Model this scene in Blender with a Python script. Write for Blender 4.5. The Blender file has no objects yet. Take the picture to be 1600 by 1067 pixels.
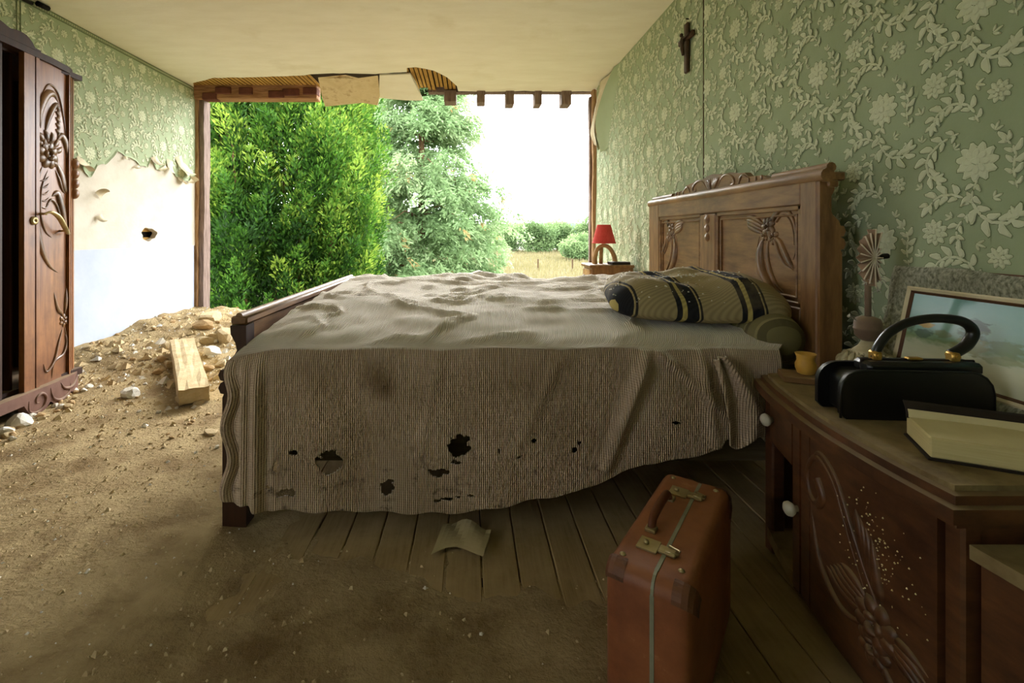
import bpy, math, random
import numpy as np
from mathutils import Vector, Matrix

random.seed(7)
RNG = np.random.default_rng(7)
PI = math.pi
SC = bpy.context.scene
COL = SC.collection

# ------------------------------------------------------------------ camera
F_PX, VPX, VPY, EYE = 740.0, 733.0, 366.0, 1.0
cam_d = bpy.data.cameras.new('camera')
cam_d.sensor_fit = 'HORIZONTAL'
cam_d.sensor_width = 36.0
cam_d.lens = F_PX / 1600 * 36
cam_d.shift_x = (800 - VPX) / 1600
cam_d.shift_y = -(533.5 - VPY) / 1600
cam_d.clip_start = 0.02
cam_d.clip_end = 800
cam = bpy.data.objects.new('camera', cam_d)
cam.location = (0, 0, EYE)
cam.rotation_euler = (PI / 2, 0, 0)
COL.objects.link(cam)
SC.camera = cam

# ------------------------------------------------------------------ light
SKY = 10.5
SUN = 12.0
SC.view_settings.view_transform = 'Standard'
SC.view_settings.look = 'None'
SC.view_settings.gamma = 1.0
SC.view_settings.use_curve_mapping = False
SC.view_settings.exposure = 0.2

world = bpy.data.worlds.new('overcast')
SC.world = world
world.use_nodes = True
wt = world.node_tree
wt.nodes.clear()
wo = wt.nodes.new('ShaderNodeOutputWorld')
wb = wt.nodes.new('ShaderNodeBackground')
wn = wt.nodes.new('ShaderNodeTexNoise')
wr = wt.nodes.new('ShaderNodeValToRGB')
wc = wt.nodes.new('ShaderNodeTexCoord')
wn.inputs['Scale'].default_value = 2.2
wn.inputs['Detail'].default_value = 4
wr.color_ramp.elements[0].position = 0.3
wr.color_ramp.elements[0].color = (0.86, 0.90, 0.95, 1)
wr.color_ramp.elements[1].position = 0.7
wr.color_ramp.elements[1].color = (1.0, 1.0, 1.0, 1)
wt.links.new(wc.outputs['Generated'], wn.inputs['Vector'])
wt.links.new(wn.outputs['Fac'], wr.inputs['Fac'])
wt.links.new(wr.outputs['Color'], wb.inputs['Color'])
wb.inputs['Strength'].default_value = SKY
wt.links.new(wb.outputs['Background'], wo.inputs['Surface'])

# veiled sun behind thin cloud, shining in through the missing wall from the right
sun_d = bpy.data.lights.new('veiled_sun', 'SUN')
sun_d.energy = SUN
sun_d.angle = math.radians(38)
sun_d.color = (1.0, .97, .92)
sun = bpy.data.objects.new('veiled_sun', sun_d)
sun.rotation_euler = Vector((-.06, -1.0, -.50)).to_track_quat('-Z', 'Y').to_euler()
sun.location = (10, 30, 20)
COL.objects.link(sun)

# ------------------------------------------------------------------ helpers
def at(px, py, Y):
    """photo pixel -> world point at depth Y"""
    return Vector(((px - VPX) * Y / F_PX, Y, EYE - (py - VPY) * Y / F_PX))


def lin(r, g, b):
    def f(x):
        x /= 255.0
        return x / 12.92 if x <= 0.04045 else ((x + 0.055) / 1.055) ** 2.4
    return (f(r), f(g), f(b), 1)


def mat(name, c1, c2=None, scale=8.0, stretch=(1, 1, 1), rough=0.7, bump=0.0, bscale=None,
        dust=0.0, dustcol=(150, 132, 100), spec=0.3, metal=0.0, blot=None, blotscale=2.5, blotpos=(0.5, 0.65),
        detail=6.0, bdist=0.01, translucent=0.0):
    m = bpy.data.materials.new(name)
    m.use_nodes = True
    nt = m.node_tree
    N, L = nt.nodes, nt.links
    p = N['Principled BSDF']
    p.inputs['Roughness'].default_value = rough
    p.inputs['Metallic'].default_value = metal
    p.inputs['Specular IOR Level'].default_value = spec
    tc = N.new('ShaderNodeTexCoord')
    mp = N.new('ShaderNodeMapping')
    mp.inputs['Scale'].default_value = stretch
    L.new(tc.outputs['Object'], mp.inputs['Vector'])
    nz = N.new('ShaderNodeTexNoise')
    nz.inputs['Scale'].default_value = scale
    nz.inputs['Detail'].default_value = detail
    nz.inputs['Roughness'].default_value = 0.62
    L.new(mp.outputs['Vector'], nz.inputs['Vector'])
    rp = N.new('ShaderNodeValToRGB')
    rp.color_ramp.elements[0].position = 0.32
    rp.color_ramp.elements[1].position = 0.68
    rp.color_ramp.elements[0].color = lin(*c1)
    rp.color_ramp.elements[1].color = lin(*(c2 or c1))
    L.new(nz.outputs['Fac'], rp.inputs['Fac'])
    col = rp.outputs['Color']
    if blot:
        n2 = N.new('ShaderNodeTexNoise')
        n2.inputs['Scale'].default_value = blotscale
        n2.inputs['Detail'].default_value = 8
        n2.inputs['Roughness'].default_value = 0.65
        L.new(tc.outputs['Object'], n2.inputs['Vector'])
        mr = N.new('ShaderNodeMapRange')
        mr.inputs['From Min'].default_value = blotpos[0]
        mr.inputs['From Max'].default_value = blotpos[1]
        L.new(n2.outputs['Fac'], mr.inputs['Value'])
        mx = N.new('ShaderNodeMixRGB')
        L.new(mr.outputs['Result'], mx.inputs['Fac'])
        L.new(col, mx.inputs['Color1'])
        mx.inputs['Color2'].default_value = lin(*blot)
        col = mx.outputs['Color']
    if dust > 0:
        ge = N.new('ShaderNodeNewGeometry')
        sx = N.new('ShaderNodeSeparateXYZ')
        L.new(ge.outputs['Normal'], sx.inputs['Vector'])
        mr = N.new('ShaderNodeMapRange')
        mr.inputs['From Min'].default_value = 0.25
        mr.inputs['From Max'].default_value = 0.95
        L.new(sx.outputs['Z'], mr.inputs['Value'])
        n3 = N.new('ShaderNodeTexNoise')
        n3.inputs['Scale'].default_value = 22
        n3.inputs['Detail'].default_value = 6
        L.new(tc.outputs['Object'], n3.inputs['Vector'])
        m3 = N.new('ShaderNodeMapRange')
        m3.inputs['From Min'].default_value = 0.25
        m3.inputs['From Max'].default_value = 0.6
        m3.inputs['To Min'].default_value = dust * 0.45
        m3.inputs['To Max'].default_value = dust
        L.new(n3.outputs['Fac'], m3.inputs['Value'])
        mu = N.new('ShaderNodeMath')
        mu.operation = 'MULTIPLY'
        L.new(mr.outputs['Result'], mu.inputs[0])
        L.new(m3.outputs['Result'], mu.inputs[1])
        mx = N.new('ShaderNodeMixRGB')
        L.new(mu.outputs[0], mx.inputs['Fac'])
        L.new(col, mx.inputs['Color1'])
        mx.inputs['Color2'].default_value = lin(*dustcol)
        col = mx.outputs['Color']
        mr2 = N.new('ShaderNodeMapRange')
        mr2.inputs['To Min'].default_value = rough
        mr2.inputs['To Max'].default_value = 0.95
        L.new(mu.outputs[0], mr2.inputs['Value'])
        L.new(mr2.outputs['Result'], p.inputs['Roughness'])
    L.new(col, p.inputs['Base Color'])
    if bump > 0:
        b = N.new('ShaderNodeBump')
        b.inputs['Strength'].default_value = bump
        b.inputs['Distance'].default_value = bdist
        if bscale:
            nb = N.new('ShaderNodeTexNoise')
            nb.inputs['Scale'].default_value = bscale
            nb.inputs['Detail'].default_value = 8
            nb.inputs['Roughness'].default_value = 0.65
            L.new(mp.outputs['Vector'], nb.inputs['Vector'])
            L.new(nb.outputs['Fac'], b.inputs['Height'])
        else:
            L.new(nz.outputs['Fac'], b.inputs['Height'])
        L.new(b.outputs['Normal'], p.inputs['Normal'])
    if translucent > 0:
        tr = N.new('ShaderNodeBsdfTranslucent')
        L.new(col, tr.inputs['Color'])
        ms = N.new('ShaderNodeMixShader')
        ms.inputs['Fac'].default_value = translucent
        L.new(p.outputs['BSDF'], ms.inputs[1])
        L.new(tr.outputs['BSDF'], ms.inputs[2])
        L.new(ms.outputs['Shader'], N['Material Output'].inputs['Surface'])
    return m


def leafmat(name, stops, trans=0.35, rough=0.6, k=1.0):
    """foliage colour from the per-leaf 'tint' attribute"""
    m = bpy.data.materials.new(name)
    m.use_nodes = True
    N, L = m.node_tree.nodes, m.node_tree.links
    p = N['Principled BSDF']
    p.inputs['Roughness'].default_value = rough
    p.inputs['Specular IOR Level'].default_value = 0.2
    a = N.new('ShaderNodeAttribute')
    a.attribute_name = 'tint'
    rp = N.new('ShaderNodeValToRGB')
    e = rp.color_ramp.elements
    while len(e) < len(stops):
        e.new(0.5)
    for i, (pos, cc) in enumerate(stops):
        e[i].position = pos
        e[i].color = tuple(q * k for q in lin(*cc)[:3]) + (1,)
    L.new(a.outputs['Fac'], rp.inputs['Fac'])
    L.new(rp.outputs['Color'], p.inputs['Base Color'])
    tr = N.new('ShaderNodeBsdfTranslucent')
    L.new(rp.outputs['Color'], tr.inputs['Color'])
    ms = N.new('ShaderNodeMixShader')
    ms.inputs['Fac'].default_value = trans
    L.new(p.outputs['BSDF'], ms.inputs[1])
    L.new(tr.outputs['BSDF'], ms.inputs[2])
    L.new(ms.outputs['Shader'], N['Material Output'].inputs['Surface'])
    return m


class MB:
    def __init__(s):
        s.v, s.f = [], []

    def add(s, vs, fs):
        o = len(s.v)
        s.v.extend([tuple(x) for x in vs])
        s.f.extend([tuple(i + o for i in f) for f in fs])
        return s

    def box(s, x0, x1, y0, y1, z0, z1, bev=0.0):
        if bev <= 0:
            vs = [(x, y, z) for z in (z0, z1) for y in (y0, y1) for x in (x0, x1)]
            return s.add(vs, [(0, 2, 3, 1), (4, 5, 7, 6), (0, 1, 5, 4), (2, 6, 7, 3), (0, 4, 6, 2), (1, 3, 7, 5)])
        b = min(bev, (x1 - x0) * .49, (y1 - y0) * .49, (z1 - z0) * .49)
        X = [(x0, x0 + b), (x1, x1 - b)]
        Y = [(y0, y0 + b), (y1, y1 - b)]
        Z = [(z0, z0 + b), (z1, z1 - b)]
        vs, idx = [], {}
        for i in (0, 1):
            for j in (0, 1):
                for k in (0, 1):
                    idx[i, j, k, 0] = len(vs); vs.append((X[i][0], Y[j][1], Z[k][1]))
                    idx[i, j, k, 1] = len(vs); vs.append((X[i][1], Y[j][0], Z[k][1]))
                    idx[i, j, k, 2] = len(vs); vs.append((X[i][1], Y[j][1], Z[k][0]))
        fs = []
        for i in (0, 1):
            fs.append([idx[i, 0, 0, 0], idx[i, 1, 0, 0], idx[i, 1, 1, 0], idx[i, 0, 1, 0]])
            fs.append([idx[0, i, 0, 1], idx[1, i, 0, 1], idx[1, i, 1, 1], idx[0, i, 1, 1]])
            fs.append([idx[0, 0, i, 2], idx[1, 0, i, 2], idx[1, 1, i, 2], idx[0, 1, i, 2]])
        for a in (0, 1):
            for c in (0, 1):
                fs.append([idx[a, c, 0, 0], idx[a, c, 0, 1], idx[a, c, 1, 1], idx[a, c, 1, 0]])
                fs.append([idx[a, 0, c, 0], idx[a, 0, c, 2], idx[a, 1, c, 2], idx[a, 1, c, 0]])
                fs.append([idx[0, a, c, 1], idx[0, a, c, 2], idx[1, a, c, 2], idx[1, a, c, 1]])
        for i in (0, 1):
            for j in (0, 1):
                for k in (0, 1):
                    fs.append([idx[i, j, k, 0], idx[i, j, k, 1], idx[i, j, k, 2]])
        return s.add(vs, fs)

    def tube(s, pts, radii, n=8, cap=True, flat=1.0, up=None):
        pts = [Vector(p) for p in pts]
        if not hasattr(radii, '__len__'):
            radii = [radii] * len(pts)
        rings = []
        prev = None
        for i, p in enumerate(pts):
            d = (pts[min(i + 1, len(pts) - 1)] - pts[max(i - 1, 0)]).normalized()
            if up is not None:
                a = d.cross(Vector(up))
                if a.length < 1e-5:
                    a = d.orthogonal()
            elif prev is None:
                a = d.orthogonal()
            else:
                a = prev - d * prev.dot(d)
                if a.length < 1e-6:
                    a = d.orthogonal()
            a.normalize()
            prev = a
            b = d.cross(a)
            rings.append([p + (a * math.cos(2 * PI * k / n) + b * math.sin(2 * PI * k / n) * flat) * radii[i] for k in range(n)])
        vs = [v for r in rings for v in r]
        fs = []
        for i in range(len(pts) - 1):
            for k in range(n):
                fs.append((i * n + k, i * n + (k + 1) % n, (i + 1) * n + (k + 1) % n, (i + 1) * n + k))
        if cap:
            fs.append(tuple(range(n - 1, -1, -1)))
            fs.append(tuple((len(pts) - 1) * n + k for k in range(n)))
        return s.add(vs, fs)

    def lathe(s, prof, c=(0, 0, 0), n=24, axis='Z', squash=1.0):
        vs = []
        for r, h in prof:
            for k in range(n):
                a = 2 * PI * k / n
                x, y = r * math.cos(a), r * math.sin(a) * squash
                if axis == 'Z':
                    vs.append((c[0] + x, c[1] + y, c[2] + h))
                elif axis == 'X':
                    vs.append((c[0] + h, c[1] + x, c[2] + y))
                else:
                    vs.append((c[0] + x, c[1] + h, c[2] + y))
        fs = []
        for i in range(len(prof) - 1):
            for k in range(n):
                fs.append((i * n + k, i * n + (k + 1) % n, (i + 1) * n + (k + 1) % n, (i + 1) * n + k))
        fs.append(tuple(range(n - 1, -1, -1)))
        fs.append(tuple((len(prof) - 1) * n + k for k in range(n)))
        return s.add(vs, fs)

    def prism(s, outline, fn0, fn1):
        """outline of 2D points, fn0/fn1 map (a,b) to the two caps"""
        n = len(outline)
        vs = [fn0(*p) for p in outline] + [fn1(*p) for p in outline]
        fs = [tuple(range(n)), tuple(range(2 * n - 1, n - 1, -1))]
        for i in range(n):
            fs.append((i, n + i, n + (i + 1) % n, (i + 1) % n))
        return s.add(vs, fs)

    def grid(s, fn, nu, nv, skip=None):
        vs = [fn(i / nu, j / nv) for j in range(nv + 1) for i in range(nu + 1)]
        fs = []
        for j in range(nv):
            for i in range(nu):
                if skip and skip((i + .5) / nu, (j + .5) / nv):
                    continue
                a = j * (nu + 1) + i
                fs.append((a, a + 1, a + nu + 2, a + nu + 1))
        return s.add(vs, fs)

    def xf(s, M):
        s.v = [tuple(M @ Vector(v)) for v in s.v]
        return s


OFF = {}


def mesh_of(name, mb, m, smooth=False, off=(0, 0, 0), autos=None):
    me = bpy.data.meshes.new(name)
    ox, oy, oz = off
    me.from_pydata([(x - ox, y - oy, z - oz) for x, y, z in mb.v], [], mb.f)
    if m:
        me.materials.append(m)
    if smooth or autos:
        me.polygons.foreach_set('use_smooth', [True] * len(me.polygons))
        if autos:
            me.set_sharp_from_angle(angle=math.radians(autos))
    me.update()
    return me


def fix_normals(me):
    import bmesh
    bm = bmesh.new()
    bm.from_mesh(me)
    bmesh.ops.recalc_face_normals(bm, faces=bm.faces)
    bm.to_mesh(me)
    bm.free()


def thing(name, label, cat, loc=(0, 0, 0), rotz=0.0, group=None):
    o = bpy.data.objects.new(name, None)
    o.empty_display_size = 0.05
    o.location = loc
    o.rotation_euler = (0, 0, rotz)
    COL.objects.link(o)
    o['label'] = label
    o['category'] = cat
    if group:
        o['group'] = group
    OFF[o.name] = tuple(loc)
    return o


def part(name, mb, m, parent, smooth=False, local=False, autos=None, label=None, stuff=False, fix=True):
    off = (0, 0, 0) if local else OFF.get(parent.name, (0, 0, 0))
    me = mesh_of(name, mb, m, smooth, off, None)
    if fix:
        fix_normals(me)
    if autos:
        me.polygons.foreach_set('use_smooth', [True] * len(me.polygons))
        me.set_sharp_from_angle(angle=math.radians(autos))
    o = bpy.data.objects.new(name, me)
    COL.objects.link(o)
    o.parent = parent
    OFF[o.name] = off
    if label:
        o['label'] = label
    if stuff:
        o['kind'] = 'stuff'
    return o


def single(name, mb, m, label=None, cat=None, group=None, origin=(0, 0, 0), rotz=0, smooth=False, autos=None, kind=None, local=False):
    me = mesh_of(name, mb, m, smooth, (0, 0, 0) if local else origin)
    fix_normals(me)
    if autos:
        me.polygons.foreach_set('use_smooth', [True] * len(me.polygons))
        me.set_sharp_from_angle(angle=math.radians(autos))
    o = bpy.data.objects.new(name, me)
    o.location = origin
    o.rotation_euler = (0, 0, rotz)
    COL.objects.link(o)
    OFF[o.name] = tuple(origin)
    if label:
        o['label'] = label
    if cat:
        o['category'] = cat
    if group:
        o['group'] = group
    if kind:
        o['kind'] = kind
    return o


def spline(pts, per=6):
    P = [Vector(p) for p in pts]
    if len(P) < 3:
        return [P[0].lerp(P[-1], t / per) for t in range(per + 1)]
    out = []
    for i in range(len(P) - 1):
        p0, p1, p2, p3 = P[max(i - 1, 0)], P[i], P[i + 1], P[min(i + 2, len(P) - 1)]
        for k in range(per):
            t = k / per
            out.append(0.5 * ((2 * p1) + (p2 - p0) * t + (2 * p0 - 5 * p1 + 4 * p2 - p3) * t * t + (3 * p1 - p0 - 3 * p2 + p3) * t ** 3))
    out.append(P[-1])
    return out


def stroke(mb, pts, width, mapf, high=0.6, per=6, taper='both', n=6, lift=0.0):
    """carved relief: a half round strip along a curve in the (u, v) plane of a surface"""
    ps = spline([(p[0], p[1], 0) for p in pts], per)
    m = len(ps)
    vs, fs = [], []
    for i, p in enumerate(ps):
        d = ps[min(i + 1, m - 1)] - ps[max(i - 1, 0)]
        d.normalize()
        q = Vector((-d.y, d.x, 0))
        t = i / (m - 1)
        if taper == 'both':
            w = width * max(0.12, math.sin(PI * t) ** 0.7)
        elif taper == 'tip':
            w = width * max(0.08, (1 - t) ** 0.8)
        elif taper == 'leaf':
            w = width * max(0.06, math.sin(PI * min(1, t * 1.0)) ** 0.9 * (1.25 - .5 * t))
        else:
            w = width
        for k in range(n + 1):
            a = PI * k / n
            o = q * (math.cos(a) * w)
            vs.append(mapf(p.x + o.x, p.y + o.y, lift + math.sin(a) * w * high - 0.002 * (k in (0, n))))
    for i in range(m - 1):
        for k in range(n):
            a = i * (n + 1) + k
            fs.append((a, a + 1, a + n + 2, a + n + 1))
    mb.add(vs, fs)


def bloom(mb, u, v, r, mapf, petals=6, high=0.55):
    """carved flower: ring of petals round a centre"""
    for k in range(petals):
        a = 2 * PI * k / petals + 0.3
        stroke(mb, [(u + math.cos(a) * r * .15, v + math.sin(a) * r * .15), (u + math.cos(a + .2) * r * .6, v + math.sin(a + .2) * r * .6),
                    (u + math.cos(a) * r, v + math.sin(a) * r)], r * .34, mapf, high, 4, 'both', 5)
    for k in range(3):
        a = 2 * PI * k / 3
        stroke(mb, [(u + math.cos(a) * r * .3, v + math.sin(a) * r * .3), (u + math.cos(a + 1) * r * .32, v + math.sin(a + 1) * r * .32),
                    (u + math.cos(a + 2) * r * .3, v + math.sin(a + 2) * r * .3)], r * .18, mapf, 1.0, 4, 'both', 5, lift=r * .12)


def vnoise(x, y, seed=0, freq=1.0, octs=4, gain=0.5):
    """fractal value noise on arrays, about -1..1"""
    x = np.asarray(x, float) * freq
    y = np.asarray(y, float) * freq
    out = np.zeros(np.broadcast(x, y).shape)
    amp, tot = 1.0, 0.0
    for o in range(octs):
        r = np.random.default_rng(seed * 101 + o)
        tab = r.random((128, 128)) * 2 - 1
        xi, yi = np.floor(x).astype(int), np.floor(y).astype(int)
        fx, fy = x - xi, y - yi
        fx, fy = fx * fx * (3 - 2 * fx), fy * fy * (3 - 2 * fy)
        a = tab[xi % 128, yi % 128]
        b = tab[(xi + 1) % 128, yi % 128]
        c = tab[xi % 128, (yi + 1) % 128]
        d = tab[(xi + 1) % 128, (yi + 1) % 128]
        out += amp * ((a * (1 - fx) + b * fx) * (1 - fy) + (c * (1 - fx) + d * fx) * fy)
        tot += amp
        amp *= gain
        x = x * 2 + 17.3
        y = y * 2 + 9.1
    return out / tot


def fast_quads(name, V, m, parent=None, tint=None, off=(0, 0, 0), smooth=False):
    """V: (N,4,3) quads as one mesh"""
    n = len(V)
    me = bpy.data.meshes.new(name)
    me.vertices.add(n * 4)
    me.vertices.foreach_set('co', (V - np.array(off)).reshape(-1).astype(np.float32))
    me.loops.add(n * 4)
    me.loops.foreach_set('vertex_index', np.arange(n * 4, dtype=np.int32))
    me.polygons.add(n)
    me.polygons.foreach_set('loop_start', np.arange(0, n * 4, 4, dtype=np.int32))
    me.update(calc_edges=True)
    if tint is not None:
        at_ = me.attributes.new('tint', 'FLOAT', 'POINT')
        at_.data.foreach_set('value', np.repeat(np.clip(tint, 0, 1), 4).astype(np.float32))
    me.materials.append(m)
    o = bpy.data.objects.new(name, me)
    COL.objects.link(o)
    if parent:
        o.parent = parent
    return o


def leaf_quads(P, D, length, width, rng=RNG, roll=None):
    """diamond leaves starting at P along D"""
    n = len(P)
    D = D / np.linalg.norm(D, axis=1, keepdims=True)
    r = rng.normal(size=(n, 3))
    S = np.cross(D, r)
    S /= np.linalg.norm(S, axis=1, keepdims=True) + 1e-9
    L = np.asarray(length).reshape(-1, 1)
    W = np.asarray(width).reshape(-1, 1)
    return np.stack([P, P + D * L * .45 + S * W * .5, P + D * L, P + D * L * .45 - S * W * .5], axis=1)


# ------------------------------------------------------------------ materials
M = {}
M['plaster'] = mat('bare_plaster', (198, 190, 174), (214, 207, 194), 5, rough=0.9, bump=0.15, bscale=40, blot=(205, 196, 178), blotpos=(.55, .75))
M['dado'] = mat('pale_blue_paint', (172, 182, 198), (184, 192, 206), 4, rough=0.7, bump=0.1, bscale=30, blot=(198, 202, 208), blotpos=(.55, .7))
M['paper'] = mat('green_wallpaper', (154, 168, 132), (165, 178, 144), 3, rough=0.85, bump=0.25, bscale=120, bdist=.002)
M['paper_light'] = mat('wallpaper_flower', (196, 203, 170), (208, 213, 182), 6, rough=0.8, bump=0.3, bscale=160, bdist=.002)
M['paper_dark'] = mat('wallpaper_outline', (112, 126, 90), (122, 135, 100), 6, rough=0.85)
M['paper_back'] = mat('wallpaper_back', (196, 182, 150), (222, 212, 186), 9, rough=0.9)
M['ceiling'] = mat('cream_ceiling', (230, 225, 206), (238, 234, 218), 3, stretch=(1, 3, 1), rough=0.92, bump=0.2, bscale=14, blot=(214, 206, 176), blotscale=1.4, blotpos=(.58, .8))
M['broken'] = mat('broken_plaster', (200, 180, 140), (222, 206, 170), 7, rough=0.95, bump=0.3, bscale=50, blot=(150, 112, 62), blotscale=7, blotpos=(.52, .7))
M['lath'] = mat('lath_wood', (150, 112, 52), (186, 146, 76), 10, stretch=(8, 1, 8), rough=0.85, bump=0.2)
M['void'] = mat('dark_boards', (52, 38, 20), (70, 52, 30), 8, rough=0.95)
M['timber'] = mat('rough_timber', (130, 94, 60), (196, 160, 120), 9, stretch=(6, 6, .7), rough=0.9, bump=0.6, bdist=.02)
M['timber_grey'] = mat('grey_timber', (104, 86, 78), (150, 130, 118), 9, stretch=(6, 6, .7), rough=0.9, bump=0.6, bdist=.02)
M['beam'] = mat('brown_beam', (136, 98, 66), (192, 148, 110), 9, stretch=(.7, 6, 6), rough=0.9, bump=0.6, bdist=.02)
M['brick'] = mat('old_brick', (92, 56, 46), (120, 74, 60), 12, rough=0.95, bump=0.4)
M['plank'] = mat('floor_plank', (130, 110, 72), (154, 132, 92), 9, stretch=(9, .6, 1), rough=0.95, bump=0.15, blot=(164, 142, 102), blotscale=5, blotpos=(.42, .66))
M['sub'] = mat('under_floor', (24, 18, 10), None, 5, rough=1)
M['dirt'] = mat('dry_earth', (150, 128, 88), (186, 164, 120), 5, rough=0.97, bump=1.0, bscale=60, bdist=.02, blot=(128, 104, 66), blotscale=3.2, blotpos=(.48, .64), detail=9)
M['rubble'] = mat('rubble_stone', (176, 152, 112), (206, 188, 150), 9, rough=0.97, bump=0.5, bscale=30)
M['rubble2'] = mat('rubble_orange', (176, 144, 100), (196, 168, 126), 9, rough=0.97, bump=0.5, bscale=30)
M['chalk'] = mat('plaster_lump', (214, 208, 194), (232, 228, 218), 9, rough=0.97, bump=0.4, bscale=30)
M['oak'] = mat('carved_oak', (108, 74, 44), (154, 114, 70), 7, stretch=(5, .8, 5), rough=0.42, bump=0.08, dust=.5, dustcol=(150, 134, 110), spec=.45, blot=(94, 64, 38), blotscale=2.2, blotpos=(.5, .72))
M['oak_v'] = mat('carved_oak_upright', (106, 72, 42), (150, 110, 68), 7, stretch=(5, 5, .8), rough=0.42, bump=0.08, dust=.5, dustcol=(150, 134, 110), spec=.45)
M['carve'] = mat('carved_relief', (76, 50, 30), (140, 102, 64), 10, rough=0.34, bump=0.05, spec=.5)
M['ward'] = mat('wardrobe_walnut', (116, 72, 40), (160, 108, 64), 6, stretch=(6, 6, .6), rough=0.36, bump=0.06, spec=.5, dust=.5, blot=(96, 58, 32), blotscale=2, blotpos=(.5, .7))
M['ward_dark'] = mat('wardrobe_dark', (46, 26, 16), (64, 38, 24), 6, stretch=(6, 6, .6), rough=0.5, dust=.4)
M['plinth'] = mat('wardrobe_plinth', (92, 62, 50), (116, 84, 70), 8, rough=0.6, bump=0.1, dust=.6)
M['black'] = mat('dark_inside', (18, 12, 9), None, 5, rough=0.9)
M['brass'] = mat('tarnished_brass', (150, 134, 96), (190, 176, 136), 12, rough=0.38, metal=0.9)
M['gold'] = mat('gilt_clasp', (176, 136, 66), (200, 164, 90), 20, rough=0.45, metal=0.9)
M['vanity'] = mat('mahogany_dark', (70, 44, 28), (106, 68, 42), 6, stretch=(2, 2, 6), rough=0.4, bump=0.08, dust=.75, dustcol=(128, 110, 74), spec=.45, blot=(46, 24, 14), blotscale=3, blotpos=(.48, .7))
M['vanity_top'] = mat('dusty_mahogany_top', (112, 94, 62), (140, 122, 84), 14, rough=0.8, bump=0.1, bscale=60, blot=(84, 64, 40), blotscale=5, blotpos=(.54, .7))
M['knob'] = mat('ceramic_knob', (188, 180, 160), (206, 200, 182), 20, rough=0.35)
M['leather'] = mat('black_leather', (9, 9, 10), (14, 14, 15), 60, rough=0.36, bump=0.12, spec=.5, bdist=.001)
M['page'] = mat('old_pages', (190, 174, 122), (206, 192, 142), 8, stretch=(1, 1, 60), rough=0.9)
M['page_top'] = mat('old_page_face', (196, 182, 136), (210, 198, 154), 5, rough=0.9)
M['cover'] = mat('dark_cover', (30, 22, 18), (40, 30, 24), 20, rough=0.7)
M['suit'] = mat('brown_fibre', (112, 62, 38), (146, 88, 54), 9, rough=0.5, bump=0.2, bscale=60, bdist=.003, dust=.35, dustcol=(160, 110, 70), blot=(176, 128, 88), blotscale=9, blotpos=(.60, .72), spec=.4)
M['suit_strip'] = mat('worn_metal_strip', (126, 128, 110), (150, 150, 130), 15, rough=0.5, metal=.3)
M['suit_corner'] = mat('dark_corner', (74, 46, 32), (110, 72, 50), 12, rough=0.55, bump=0.3, blot=(40, 30, 26), blotscale=14, blotpos=(.5, .62))
M['suit_handle'] = mat('leather_handle', (86, 44, 26), (106, 58, 36), 14, rough=0.55)
M['red'] = mat('red_lampshade', (214, 70, 64), (228, 92, 84), 10, stretch=(20, 20, 1), rough=0.8, translucent=.25)
M['horn'] = mat('mottled_wood', (142, 104, 62), (190, 154, 104), 14, rough=0.5, dust=.2)
M['silver'] = mat('grey_frame', (126, 128, 102), (214, 214, 188), 75, rough=0.75, bump=1.0, bscale=75, bdist=.02, stretch=(1, 1.6, 1), detail=2)  # wide tone contrast paints in light and shade of the hammered relief
M['slip'] = mat('cream_slip', (206, 194, 156), (222, 212, 176), 12, rough=0.7)
M['slip_brown'] = mat('brown_slip', (92, 58, 34), None, 10, rough=0.5)
M['lampbase'] = mat('cast_lamp_base', (168, 160, 126), (204, 194, 158), 24, rough=0.7, bump=0.2, dust=.5)
M['lampwood'] = mat('turned_wood', (112, 92, 76), (134, 112, 94), 12, rough=0.7, dust=.4)
M['shade'] = mat('tattered_shade', (138, 112, 90), (172, 144, 118), 20, rough=0.9)
M['wire'] = mat('shade_rib', (214, 198, 172), (228, 214, 192), 20, rough=0.8)
M['cup'] = mat('amber_cup', (186, 138, 50), (216, 172, 80), 10, rough=0.45, dust=.3)
M['tray'] = mat('small_board', (112, 82, 50), (134, 102, 66), 9, stretch=(1, 6, 1), rough=0.7, dust=.4)
M['cross'] = mat('dark_cross_wood', (58, 38, 24), (84, 58, 38), 12, rough=0.5)
M['figure'] = mat('bronzed_figure', (58, 44, 36), (84, 66, 52), 20, rough=0.45, metal=.4)
M['rail'] = mat('bed_rail', (84, 72, 52), (112, 98, 74), 8, stretch=(.8, 6, 9), rough=0.8, bump=.1)
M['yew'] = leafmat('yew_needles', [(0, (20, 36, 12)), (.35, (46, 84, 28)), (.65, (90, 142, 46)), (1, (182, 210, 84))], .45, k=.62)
M['pine'] = leafmat('conifer_needles', [(0, (108, 142, 88)), (.5, (158, 190, 130)), (.85, (198, 218, 166)), (1, (214, 184, 124))], .5, k=.62)
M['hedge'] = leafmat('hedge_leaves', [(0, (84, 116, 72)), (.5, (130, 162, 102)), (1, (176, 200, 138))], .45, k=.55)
M['straw'] = leafmat('straw_grass', [(0, (170, 164, 104)), (.5, (204, 192, 134)), (1, (226, 214, 166))], .3, k=.26)
M['bark'] = mat('bark', (74, 54, 36), (120, 92, 64), 9, stretch=(3, 3, .6), rough=0.95, bump=.4)
M['field'] = mat('dry_field', (70, 66, 42), (80, 76, 52), .3, rough=0.97, bump=.3, bscale=3, blot=(58, 66, 36), blotscale=.08, blotpos=(.5, .62))
M['hill'] = mat('hazy_wood', (76, 94, 98), (86, 102, 106), .2, rough=1, bump=.6, bscale=.5)
M['paper_scrap'] = mat('dusty_paper', (168, 154, 112), (188, 172, 130), 8, rough=0.9)
M['lint'] = mat('lint', (176, 172, 160), None, 8, rough=1)


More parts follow.
